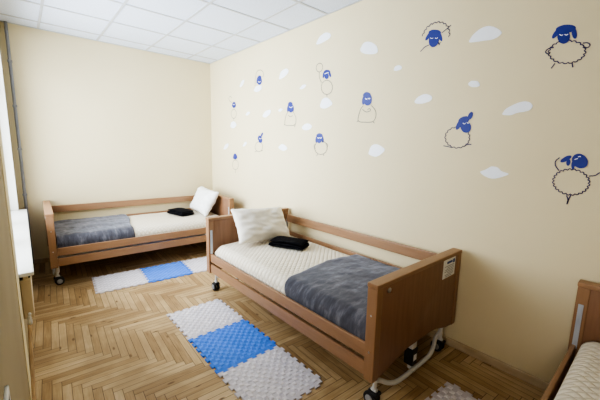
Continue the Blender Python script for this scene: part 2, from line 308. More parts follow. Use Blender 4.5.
  body=[[(308, 1362), (303, 1358), (300, 1354), (300, 1350), (304, 1347), (310, 1344), (306, 1339), (304, 1335), (305, 1331), (310, 1329), (316, 1328), (313, 1322), (313, 1317), (315, 1314), (320, 1313), (327, 1313), (326, 1307), (327, 1302), (330, 1299), (335, 1300), (342, 1301), (342, 1295), (345, 1291), (349, 1289), (354, 1291), (360, 1294), (362, 1288), (366, 1284), (370, 1284), (375, 1286), (380, 1291), (384, 1286), (388, 1283), (393, 1284), (397, 1287), (400, 1293), (406, 1289), (411, 1287), (415, 1289), (418, 1293), (420, 1300), (427, 1297), (432, 1297), (436, 1299), (438, 1304), (438, 1311), (445, 1310), (450, 1311), (454, 1314), (454, 1320), (452, 1326), (459, 1327), (464, 1329), (466, 1333), (465, 1338), (461, 1343), (468, 1346), (472, 1349), (473, 1354), (470, 1358), (465, 1362), (471, 1366), (474, 1371), (474, 1375), (470, 1378), (463, 1381), (468, 1386), (470, 1391), (468, 1395), (463, 1397), (456, 1398), (459, 1404), (459, 1409), (457, 1413), (451, 1414), (444, 1413), (445, 1419), (444, 1424), (440, 1427), (435, 1426), (428, 1424), (427, 1430), (425, 1435), (420, 1436), (415, 1434), (409, 1431), (406, 1436), (403, 1440), (398, 1440), (393, 1437), (389, 1432), (385, 1437), (380, 1440), (376, 1439), (372, 1435), (369, 1430), (363, 1433), (358, 1434), (354, 1433), (351, 1428), (350, 1422), (344, 1424), (338, 1424), (335, 1422), (333, 1417), (333, 1411), (327, 1411), (322, 1410), (319, 1407), (319, 1402), (321, 1396), (314, 1395), (309, 1393), (307, 1389), (309, 1385), (312, 1380), (306, 1377), (302, 1374), (301, 1370), (304, 1366), (308, 1362)]],
  limbs=[[(456, 1505), (459, 1500), (463, 1496), (467, 1492), (470, 1488), (472, 1483), (473, 1478), (474, 1473), (473, 1468), (472, 1462), (471, 1456), (468, 1451), (464, 1444), (459, 1438), (454, 1432), (450, 1426)], [(310, 1403), (305, 1404), (300, 1405), (294, 1405), (289, 1406), (285, 1408), (280, 1411), (276, 1415), (273, 1419), (269, 1423), (265, 1426)], [(396, 1280), (394, 1274), (391, 1268), (389, 1262), (387, 1256), (386, 1251), (385, 1246), (385, 1243), (386, 1239), (386, 1236), (387, 1232)], [(377, 1285), (378, 1279), (380, 1272), (382, 1266), (383, 1260), (384, 1254), (386, 1248), (387, 1243), (388, 1237), (388, 1231), (389, 1226)]], eyes=[[(384, 1495), (382, 1496), (381, 1497), (379, 1498), (378, 1498), (377, 1499), (375, 1500), (374, 1500), (373, 1501), (372, 1501), (370, 1501)], [(370, 1510), (369, 1511), (368, 1512), (366, 1513), (365, 1513), (364, 1514), (363, 1514), (362, 1514), (360, 1513), (359, 1512), (358, 1512)]]),
 dict(label='blue-headed sheep decal with folded arms, below the plump rounded cloud',
  head=[(1881, 1967), (1882, 1957), (1886, 1947), (1894, 1940), (1904, 1935), (1915, 1933), (1927, 1934), (1939, 1938), (1950, 1945), (1959, 1954), (1965, 1964), (1967, 1975), (1966, 1986), (1962, 1995), (1954, 2003), (1944, 2008), (1932, 2010), (1920, 2008), (1908, 2004), (1898, 1997), (1889, 1988), (1884, 1978)], ears=[[(1948, 1984), (1951, 1972), (1955, 1961), (1960, 1953), (1966, 1947), (1972, 1945), (1978, 1946), (1983, 1951), (1987, 1959), (1989, 1969), (1990, 1981), (1989, 1994), (1986, 2006), (1981, 2016), (1976, 2025), (1970, 2030), (1964, 2033), (1958, 2031), (1953, 2026), (1949, 2019), (1947, 2008), (1947, 1997)], [(1877, 1984), (1877, 1974), (1878, 1965), (1880, 1958), (1883, 1953), (1886, 1950), (1890, 1951), (1894, 1954), (1898, 1960), (1901, 1968), (1904, 1977), (1905, 1987), (1905, 1997), (1904, 2006), (1902, 2014), (1899, 2019), (1895, 2021), (1891, 2021), (1887, 2017), (1883, 2012), (1880, 2004), (1878, 1994)], [(1890, 2021), (1892, 2012), (1896, 2005), (1904, 1999), (1915, 1995), (1927, 1994), (1940, 1995), (1953, 1999), (1965, 2005), (1974, 2013), (1980, 2022), (1983, 2031), (1981, 2040), (1976, 2047), (1968, 2053), (1957, 2057), (1945, 2058), (1932, 2056), (1919, 2052), (1908, 2046), (1899, 2039), (1893, 2030)]],
  body=[[(1971, 1939), (1978, 1933), (1984, 1927), (1991, 1920), (1998, 1912), (2004, 1901), (2010, 1884), (2018, 1863), (2024, 1841), (2027, 1820), (2025, 1805), (2015, 1796), (2000, 1790), (1981, 1787), (1962, 1786), (1943, 1785), (1924, 1783), (1904, 1782), (1884, 1782), (1866, 1783), (1852, 1787), (1841, 1793), (1834, 1802), (1828, 1812), (1824, 1822), (1822, 1832), (1821, 1842), (1821, 1852), (1823, 1863), (1826, 1873), (1831, 1883), (1838, 1893), (1847, 1903), (1858, 1912), (1868, 1922), (1879, 1931)]],
  limbs=[[(1980, 1904), (1970, 1898), (1961, 1891), (1951, 1885), (1941, 1880), (1932, 1877), (1922, 1877), (1911, 1878), (1900, 1881), (1892, 1884), (1887, 1888), (1886, 1891), (1887, 1896), (1891, 1901), (1895, 1904), (1899, 1906), (1903, 1906), (1908, 1904), (1912, 1901), (1917, 1897), (1921, 1895)], [(2025, 1805), (2039, 1792)], [(1852, 1787), (1834, 1771)]], eyes=[[(1952, 2001), (1948, 1999), (1945, 1997), (1942, 1995), (1939, 1993), (1937, 1992), (1934, 1993), (1932, 1994), (1930, 1995), (1928, 1997), (1926, 1998)], [(1917, 1999), (1915, 1998), (1912, 1996), (1910, 1994), (1908, 1992), (1905, 1992), (1903, 1992), (1901, 1994), (1899, 1995), (1897, 1998), (1895, 1999)]]),
 dict(label='small blue-headed sheep decal with hands together, beside the small middle clouds',
  head=[(3004, 1983), (3005, 1973), (3010, 1964), (3018, 1956), (3029, 1952), (3041, 1949), (3054, 1950), (3066, 1954), (3077, 1961), (3086, 1969), (3092, 1979), (3094, 1990), (3092, 2000), (3087, 2009), (3079, 2017), (3068, 2022), (3056, 2023), (3043, 2022), (3031, 2018), (3020, 2012), (3011, 2003), (3006, 1993)], ears=[[(3075, 1998), (3079, 1987), (3083, 1977), (3089, 1969), (3096, 1963), (3103, 1961), (3110, 1962), (3115, 1966), (3119, 1973), (3122, 1983), (3122, 1994), (3121, 2006), (3118, 2017), (3113, 2027), (3106, 2035), (3100, 2040), (3093, 2043), (3086, 2041), (3081, 2037), (3077, 2030), (3074, 2021), (3074, 2010)], [(2993, 1994), (2992, 1984), (2993, 1975), (2995, 1967), (2999, 1961), (3003, 1958), (3009, 1959), (3014, 1962), (3019, 1968), (3024, 1976), (3028, 1985), (3030, 1996), (3031, 2006), (3030, 2016), (3027, 2023), (3024, 2029), (3019, 2032), (3014, 2031), (3008, 2028), (3003, 2022), (2999, 2014), (2995, 2005)], [(3016, 2041), (3018, 2033), (3023, 2026), (3031, 2020), (3042, 2016), (3054, 2015), (3067, 2016), (3079, 2019), (3090, 2025), (3099, 2032), (3105, 2040), (3107, 2049), (3105, 2057), (3100, 2065), (3092, 2070), (3081, 2074), (3068, 2075), (3056, 2074), (3043, 2070), (3032, 2065), (3024, 2058), (3018, 2050)]],
  body=[[(3105, 1960), (3112, 1953), (3121, 1945), (3129, 1938), (3136, 1928), (3142, 1916), (3149, 1899), (3156, 1877), (3162, 1854), (3164, 1833), (3160, 1817), (3147, 1808), (3129, 1803), (3106, 1801), (3083, 1800), (3062, 1799), (3041, 1798), (3019, 1798), (2998, 1799), (2979, 1803), (2965, 1809), (2957, 1820), (2952, 1834), (2950, 1850), (2950, 1866), (2953, 1882), (2958, 1896), (2967, 1910), (2978, 1924), (2989, 1939), (2999, 1953)]],
  limbs=[[(3096, 1923), (3088, 1918), (3081, 1913), (3073, 1908), (3065, 1904), (3057, 1902), (3049, 1902), (3040, 1904), (3031, 1907), (3022, 1910), (3013, 1913)], [(2965, 1809), (2972, 1777)], [(3160, 1817), (3179, 1809)]], eyes=[[(3079, 2019), (3072, 2016), (3066, 2013), (3059, 2010), (3052, 2008), (3045, 2007), (3038, 2008), (3032, 2010), (3025, 2012), (3019, 2015), (3012, 2018)]]),
 dict(label='small round blue-headed sheep decal standing with arms out, above the second bed',
  head=[(2512, 1621), (2513, 1613), (2517, 1605), (2524, 1598), (2533, 1594), (2543, 1591), (2553, 1591), (2564, 1594), (2573, 1599), (2580, 1605), (2585, 1613), (2587, 1621), (2586, 1630), (2582, 1638), (2575, 1644), (2566, 1649), (2556, 1651), (2545, 1651), (2535, 1648), (2526, 1644), (2519, 1637), (2514, 1629)], ears=[[(2572, 1632), (2574, 1622), (2578, 1612), (2583, 1604), (2589, 1599), (2594, 1596), (2600, 1597), (2604, 1600), (2608, 1607), (2610, 1615), (2611, 1625), (2610, 1636), (2607, 1647), (2603, 1657), (2598, 1665), (2593, 1670), (2587, 1673), (2582, 1672), (2577, 1668), (2574, 1662), (2571, 1653), (2571, 1643)], [(2482, 1635), (2481, 1624), (2480, 1615), (2482, 1606), (2484, 1600), (2489, 1596), (2494, 1596), (2499, 1598), (2505, 1604), (2511, 1612), (2515, 1621), (2519, 1632), (2521, 1643), (2521, 1653), (2519, 1661), (2517, 1667), (2512, 1671), (2507, 1671), (2502, 1669), (2496, 1663), (2490, 1655), (2486, 1646)], [(2499, 1672), (2501, 1664), (2506, 1658), (2515, 1653), (2527, 1649), (2540, 1647), (2554, 1647), (2568, 1649), (2580, 1654), (2590, 1659), (2596, 1666), (2599, 1673), (2597, 1681), (2591, 1687), (2582, 1692), (2570, 1696), (2557, 1698), (2542, 1698), (2529, 1695), (2517, 1691), (2508, 1685), (2501, 1679)]],
  body=[[(2429, 1545), (2427, 1539), (2426, 1532), (2427, 1526), (2431, 1520), (2437, 1515), (2438, 1508), (2441, 1502), (2446, 1497), (2453, 1493), (2461, 1490), (2466, 1484), (2472, 1479), (2480, 1476), (2488, 1475), (2497, 1475), (2505, 1472), (2513, 1470), (2522, 1469), (2531, 1471), (2539, 1474), (2548, 1474), (2557, 1475), (2565, 1477), (2572, 1482), (2577, 1487), (2586, 1490), (2594, 1494), (2600, 1499), (2603, 1505), (2605, 1512), (2612, 1517), (2617, 1523), (2619, 1530), (2619, 1536), (2616, 1543), (2619, 1550), (2620, 1557), (2618, 1563), (2614, 1569), (2608, 1575), (2607, 1581), (2603, 1588), (2598, 1593), (2591, 1597), (2582, 1600), (2577, 1605), (2571, 1610), (2563, 1613), (2554, 1614), (2545, 1613), (2537, 1616), (2529, 1618), (2520, 1618), (2511, 1616), (2503, 1613), (2495, 1613), (2486, 1612), (2478, 1609), (2471, 1605), (2466, 1599), (2458, 1597), (2451, 1593), (2445, 1588), (2442, 1582), (2440, 1575), (2434, 1570), (2429, 1564), (2427, 1558), (2427, 1551), (2429, 1545)]],
  limbs=[[(2614, 1582), (2618, 1577), (2623, 1572), (2628, 1567), (2631, 1561), (2632, 1556), (2630, 1551), (2625, 1546), (2618, 1541), (2611, 1535), (2605, 1530)], [(2441, 1591), (2436, 1587), (2429, 1583), (2423, 1579), (2419, 1575), (2416, 1570), (2417, 1565), (2420, 1559), (2424, 1553), (2429, 1547), (2433, 1541)], [(2565, 1479), (2583, 1452)], [(2484, 1481), (2471, 1455)]], eyes=[[(2579, 1651), (2575, 1650), (2571, 1648), (2567, 1647), (2563, 1645), (2560, 1645), (2557, 1645), (2554, 1646), (2552, 1648), (2550, 1650), (2547, 1651)], [(2541, 1651), (2538, 1649), (2535, 1648), (2532, 1646), (2529, 1645), (2525, 1644), (2522, 1645), (2519, 1647), (2516, 1649), (2513, 1651), (2511, 1653)]]),
 dict(label='small blue-headed sheep decal holding a balloon ring, floating on a cloud',
  head=[(2437, 2271), (2437, 2263), (2441, 2256), (2446, 2250), (2454, 2247), (2462, 2246), (2472, 2247), (2481, 2251), (2489, 2256), (2495, 2264), (2499, 2272), (2501, 2281), (2500, 2289), (2496, 2296), (2491, 2302), (2483, 2305), (2474, 2306), (2465, 2305), (2456, 2301), (2449, 2295), (2442, 2288), (2438, 2280)], ears=[[(2499, 2291), (2501, 2282), (2504, 2274), (2508, 2267), (2512, 2263), (2517, 2262), (2521, 2263), (2524, 2266), (2527, 2272), (2529, 2280), (2529, 2289), (2528, 2298), (2526, 2307), (2523, 2315), (2519, 2322), (2514, 2326), (2510, 2328), (2506, 2326), (2502, 2323), (2500, 2317), (2498, 2309), (2498, 2300)], [(2409, 2289), (2406, 2280), (2404, 2272), (2404, 2265), (2405, 2260), (2408, 2257), (2412, 2257), (2417, 2259), (2422, 2264), (2427, 2271), (2433, 2279), (2437, 2288), (2440, 2297), (2442, 2306), (2442, 2313), (2441, 2318), (2438, 2321), (2434, 2321), (2430, 2318), (2424, 2313), (2419, 2307), (2414, 2298)], [(2419, 2311), (2420, 2306), (2425, 2302), (2434, 2299), (2445, 2298), (2457, 2298), (2470, 2300), (2483, 2304), (2495, 2309), (2504, 2314), (2510, 2320), (2512, 2326), (2510, 2332), (2505, 2336), (2496, 2339), (2485, 2340), (2472, 2340), (2459, 2337), (2446, 2334), (2435, 2329), (2426, 2323), (2421, 2317)]],
  body=[[(2382, 2154), (2379, 2147), (2378, 2141), (2380, 2135), (2383, 2129), (2388, 2125), (2389, 2119), (2391, 2113), (2395, 2109), (2401, 2106), (2408, 2104), (2412, 2099), (2418, 2095), (2424, 2093), (2431, 2093), (2439, 2094), (2446, 2092), (2453, 2091), (2460, 2092), (2468, 2094), (2475, 2098), (2482, 2099), (2490, 2101), (2497, 2104), (2503, 2109), (2508, 2115), (2515, 2119), (2522, 2123), (2527, 2129), (2530, 2135), (2532, 2142), (2537, 2148), (2541, 2154), (2543, 2161), (2543, 2167), (2541, 2174), (2544, 2180), (2545, 2187), (2543, 2193), (2540, 2198), (2535, 2203), (2534, 2209), (2531, 2215), (2526, 2219), (2520, 2222), (2513, 2224), (2509, 2229), (2503, 2232), (2496, 2234), (2489, 2234), (2481, 2233), (2475, 2235), (2467, 2236), (2460, 2235), (2452, 2232), (2446, 2228), (2438, 2227), (2431, 2225), (2424, 2221), (2418, 2216), (2413, 2210), (2406, 2207), (2400, 2202), (2395, 2197), (2392, 2190), (2391, 2184), (2386, 2178), (2382, 2172), (2380, 2166), (2380, 2160), (2382, 2154)]],
  limbs=[[(2532, 2366), (2537, 2355), (2545, 2345), (2556, 2339), (2569, 2336), (2583, 2336), (2597, 2340), (2609, 2347), (2619, 2356), (2626, 2368), (2630, 2381), (2629, 2393), (2624, 2405), (2616, 2414), (2604, 2420), (2591, 2423), (2577, 2423), (2564, 2419), (2551, 2412), (2541, 2402), (2535, 2391), (2531, 2378), (2532, 2366)], [(2581, 2333), (2580, 2323), (2580, 2312), (2580, 2301), (2578, 2291), (2576, 2280), (2571, 2268), (2564, 2257), (2557, 2245), (2550, 2234), (2543, 2222)], [(2459, 2091), (2453, 2070)]], eyes=[[(2496, 2302), (2491, 2303), (2486, 2304), (2481, 2304), (2475, 2305), (2470, 2306), (2464, 2306), (2459, 2307), (2453, 2307), (2447, 2307), (2441, 2307)]]),
 dict(label='small blue-headed sheep decal lying over a little cloud, high near the room corner',
  head=[(3668, 2386), (3670, 2375), (3676, 2365), (3685, 2357), (3697, 2352), (3711, 2351), (3725, 2352), (3738, 2358), (3750, 2366), (3760, 2376), (3766, 2388), (3768, 2400), (3766, 2411), (3760, 2422), (3751, 2429), (3739, 2434), (3725, 2435), (3711, 2433), (3697, 2428), (3686, 2420), (3676, 2410), (3670, 2398)], ears=[[(3743, 2414), (3747, 2403), (3752, 2393), (3759, 2385), (3765, 2380), (3772, 2378), (3778, 2379), (3783, 2384), (3787, 2391), (3788, 2401), (3788, 2412), (3786, 2423), (3782, 2434), (3776, 2444), (3770, 2452), (3763, 2457), (3757, 2459), (3750, 2457), (3746, 2453), (3742, 2446), (3740, 2436), (3741, 2425)], [(3662, 2411), (3660, 2399), (3659, 2389), (3661, 2380), (3664, 2373), (3669, 2370), (3675, 2371), (3681, 2374), (3688, 2381), (3694, 2391), (3700, 2402), (3703, 2414), (3706, 2426), (3706, 2437), (3705, 2446), (3701, 2452), (3696, 2455), (3690, 2455), (3684, 2451), (3677, 2444), (3671, 2434), (3666, 2423)], [(3672, 2443), (3674, 2437), (3679, 2432), (3687, 2428), (3697, 2426), (3708, 2426), (3720, 2428), (3732, 2431), (3742, 2436), (3750, 2442), (3755, 2449), (3757, 2456), (3755, 2462), (3750, 2467), (3742, 2471), (3732, 2473), (3721, 2473), (3708, 2471), (3697, 2467), (3687, 2462), (3679, 2456), (3674, 2450)]],
  body=[[(3823, 2345), (3822, 2365), (3821, 2384), (3820, 2403), (3819, 2423), (3815, 2441), (3811, 2460), (3805, 2480), (3798, 2499), (3789, 2515), (3779, 2527), (3766, 2535), (3750, 2539), (3733, 2540), (3716, 2539), (3701, 2537), (3686, 2534), (3672, 2528), (3659, 2521), (3648, 2513), (3638, 2505), (3631, 2496), (3627, 2487), (3623, 2477), (3621, 2467), (3617, 2457)]],
  limbs=[[(3617, 2457), (3644, 2443)]], eyes=[[(3743, 2400), (3738, 2397), (3733, 2393), (3728, 2390), (3723, 2387), (3718, 2385), (3712, 2385), (3707, 2387), (3701, 2389), (3695, 2391), (3689, 2393)]]),
 dict(label='slim blue-headed sheep decal waving one arm, beside the room corner',
  head=[(4354, 2136), (4356, 2127), (4361, 2120), (4369, 2114), (4380, 2110), (4392, 2109), (4405, 2110), (4417, 2113), (4428, 2119), (4436, 2126), (4442, 2134), (4443, 2143), (4441, 2151), (4436, 2159), (4427, 2165), (4416, 2168), (4404, 2170), (4391, 2169), (4379, 2165), (4369, 2160), (4360, 2152), (4355, 2144)], ears=[[(4412, 2156), (4415, 2148), (4420, 2141), (4426, 2135), (4433, 2132), (4440, 2130), (4446, 2131), (4452, 2134), (4456, 2140), (4458, 2147), (4458, 2155), (4456, 2163), (4453, 2171), (4448, 2178), (4441, 2184), (4435, 2188), (4428, 2189), (4421, 2188), (4416, 2185), (4412, 2180), (4410, 2173), (4410, 2165)], [(4340, 2153), (4339, 2144), (4340, 2137), (4342, 2130), (4346, 2126), (4351, 2123), (4357, 2123), (4364, 2126), (4371, 2131), (4376, 2137), (4381, 2145), (4384, 2154), (4386, 2162), (4385, 2170), (4383, 2177), (4379, 2181), (4373, 2184), (4367, 2184), (4361, 2181), (4354, 2176), (4348, 2170), (4344, 2162)], [(4357, 2179), (4359, 2174), (4364, 2170), (4371, 2167), (4381, 2165), (4392, 2165), (4403, 2166), (4414, 2168), (4424, 2172), (4432, 2176), (4436, 2181), (4438, 2186), (4436, 2191), (4431, 2195), (4424, 2198), (4414, 2200), (4403, 2200), (4391, 2199), (4380, 2197), (4371, 2193), (4364, 2189), (4359, 2184)]],
  body=[[(4331, 2022), (4330, 2015), (4330, 2008), (4332, 2001), (4336, 1995), (4342, 1991), (4344, 1984), (4348, 1978), (4354, 1974), (4361, 1971), (4369, 1969), (4375, 1965), (4382, 1961), (4390, 1960), (4398, 1961), (4406, 1963), (4414, 1961), (4423, 1962), (4431, 1964), (4438, 1968), (4444, 1973), (4452, 1976), (4459, 1980), (4465, 1985), (4469, 1992), (4471, 1999), (4477, 2004), (4481, 2011), (4483, 2018), (4483, 2025), (4481, 2032), (4482, 2039), (4482, 2046), (4480, 2053), (4475, 2058), (4470, 2063), (4467, 2070), (4463, 2076), (4457, 2080), (4449, 2083), (4441, 2085), (4435, 2089), (4428, 2092), (4420, 2093), (4412, 2092), (4404, 2090), (4396, 2091), (4388, 2091), (4380, 2088), (4373, 2084), (4367, 2079), (4359, 2076), (4352, 2072), (4347, 2067), (4343, 2061), (4340, 2054), (4335, 2048), (4331, 2042), (4329, 2035), (4329, 2028), (4331, 2022)]],
  limbs=[[(4465, 2193), (4480, 2201), (4497, 2210), (4513, 2218), (4527, 2227), (4538, 2235), (4545, 2244), (4549, 2253), (4550, 2261), (4549, 2269), (4546, 2275), (4540, 2280), (4531, 2285), (4520, 2287), (4509, 2289), (4499, 2288), (4492, 2285), (4484, 2279), (4477, 2272), (4471, 2265), (4464, 2258)], [(4406, 1961), (4407, 1921)]], eyes=[[(4425, 2168), (4419, 2165), (4414, 2162), (4409, 2160), (4403, 2158), (4398, 2157), (4393, 2157), (4387, 2158), (4382, 2160), (4376, 2161), (4371, 2163)]]),
 dict(label='small blue-headed sheep decal with a raised ear, over the far pillow',
  head=[(3643, 1627), (3645, 1618), (3650, 1609), (3659, 1602), (3670, 1597), (3683, 1594), (3696, 1594), (3709, 1597), (3720, 1602), (3729, 1609), (3735, 1618), (3737, 1628), (3735, 1638), (3729, 1646), (3720, 1654), (3709, 1659), (3696, 1661), (3683, 1661), (3670, 1658), (3659, 1653), (3650, 1646), (3645, 1637)], ears=[[(3712, 1662), (3715, 1653), (3720, 1645), (3727, 1639), (3733, 1634), (3740, 1633), (3746, 1633), (3752, 1636), (3755, 1642), (3757, 1649), (3757, 1658), (3755, 1667), (3751, 1675), (3746, 1683), (3740, 1689), (3733, 1694), (3726, 1696), (3720, 1695), (3715, 1692), (3712, 1686), (3710, 1679), (3710, 1671)], [(3634, 1702), (3639, 1695), (3646, 1689), (3654, 1684), (3661, 1681), (3668, 1681), (3674, 1682), (3678, 1685), (3680, 1690), (3680, 1696), (3678, 1704), (3674, 1711), (3668, 1718), (3662, 1724), (3654, 1729), (3647, 1732), (3640, 1733), (3634, 1731), (3630, 1728), (3628, 1723), (3628, 1717), (3630, 1710)], [(3657, 1671), (3659, 1665), (3664, 1659), (3672, 1655), (3682, 1652), (3694, 1650), (3707, 1650), (3719, 1652), (3729, 1655), (3737, 1660), (3742, 1666), (3744, 1672), (3743, 1679), (3737, 1684), (3729, 1689), (3719, 1692), (3707, 1694), (3694, 1693), (3683, 1691), (3672, 1688), (3664, 1683), (3659, 1677)]],
  body=[[(3641, 1544), (3639, 1537), (3639, 1530), (3641, 1524), (3646, 1518), (3652, 1513), (3655, 1506), (3660, 1500), (3667, 1495), (3675, 1491), (3684, 1489), (3692, 1484), (3700, 1481), (3709, 1479), (3719, 1479), (3729, 1480), (3739, 1478), (3749, 1478), (3758, 1480), (3767, 1483), (3774, 1488), (3784, 1490), (3793, 1493), (3800, 1498), (3805, 1504), (3808, 1511), (3815, 1516), (3820, 1522), (3823, 1529), (3822, 1536), (3820, 1543), (3822, 1549), (3823, 1557), (3820, 1563), (3815, 1569), (3808, 1575), (3805, 1581), (3800, 1587), (3793, 1592), (3784, 1596), (3774, 1598), (3767, 1603), (3759, 1606), (3749, 1608), (3739, 1608), (3729, 1606), (3720, 1608), (3710, 1608), (3701, 1606), (3692, 1602), (3685, 1598), (3676, 1596), (3667, 1592), (3660, 1587), (3656, 1582), (3653, 1575), (3646, 1570), (3641, 1564), (3639, 1558), (3639, 1551), (3641, 1544)]],
  limbs=[[(3777, 1486), (3830, 1472)], [(3681, 1487), (3631, 1496)]], eyes=[[(3719, 1656), (3713, 1654), (3708, 1652), (3703, 1650), (3698, 1648), (3693, 1648), (3688, 1648), (3683, 1650), (3678, 1652), (3673, 1654), (3668, 1655)]]),
 dict(label='slim blue-headed sheep decal standing on one leg, lowest near the room corner',
  head=[(4327, 1382), (4330, 1372), (4336, 1363), (4345, 1356), (4357, 1350), (4371, 1347), (4385, 1346), (4399, 1348), (4411, 1353), (4420, 1360), (4426, 1369), (4428, 1379), (4425, 1388), (4419, 1397), (4410, 1405), (4397, 1411), (4384, 1414), (4369, 1414), (4356, 1412), (4344, 1407), (4335, 1400), (4329, 1391)], ears=[[(4396, 1387), (4399, 1378), (4404, 1370), (4411, 1363), (4418, 1359), (4425, 1356), (4431, 1356), (4437, 1359), (4441, 1364), (4443, 1371), (4443, 1380), (4441, 1389), (4437, 1398), (4432, 1406), (4426, 1413), (4419, 1417), (4412, 1420), (4405, 1419), (4400, 1417), (4396, 1411), (4394, 1404), (4394, 1396)], [(4314, 1393), (4313, 1384), (4313, 1376), (4315, 1369), (4320, 1363), (4325, 1360), (4331, 1360), (4338, 1361), (4345, 1366), (4351, 1372), (4355, 1380), (4359, 1388), (4360, 1397), (4360, 1405), (4357, 1413), (4353, 1418), (4348, 1421), (4341, 1422), (4334, 1420), (4328, 1415), (4322, 1409), (4317, 1401)], [(4340, 1420), (4342, 1414), (4347, 1409), (4355, 1404), (4364, 1401), (4376, 1399), (4387, 1398), (4398, 1400), (4408, 1402), (4416, 1407), (4421, 1412), (4422, 1418), (4420, 1423), (4415, 1429), (4408, 1433), (4398, 1437), (4386, 1439), (4375, 1439), (4364, 1438), (4354, 1435), (4346, 1430), (4342, 1425)]],
  body=[[(4282, 1271), (4280, 1264), (4280, 1256), (4283, 1248), (4288, 1241), (4295, 1235), (4298, 1228), (4302, 1221), (4309, 1215), (4318, 1210), (4327, 1207), (4334, 1202), (4343, 1197), (4352, 1195), (4362, 1194), (4372, 1195), (4381, 1193), (4391, 1192), (4401, 1194), (4409, 1197), (4416, 1202), (4426, 1204), (4434, 1207), (4441, 1213), (4446, 1219), (4449, 1227), (4456, 1232), (4461, 1239), (4463, 1246), (4463, 1254), (4460, 1262), (4463, 1270), (4462, 1278), (4460, 1286), (4454, 1293), (4447, 1299), (4444, 1307), (4439, 1314), (4432, 1320), (4423, 1324), (4414, 1327), (4406, 1332), (4398, 1337), (4388, 1339), (4378, 1339), (4369, 1338), (4359, 1340), (4350, 1340), (4340, 1339), (4332, 1335), (4325, 1330), (4316, 1328), (4307, 1325), (4301, 1320), (4296, 1313), (4293, 1306), (4287, 1300), (4282, 1294), (4280, 1286), (4280, 1279), (4282, 1271)]],
  limbs=[[(4372, 1193), (4373, 1138)]], eyes=[]),
]
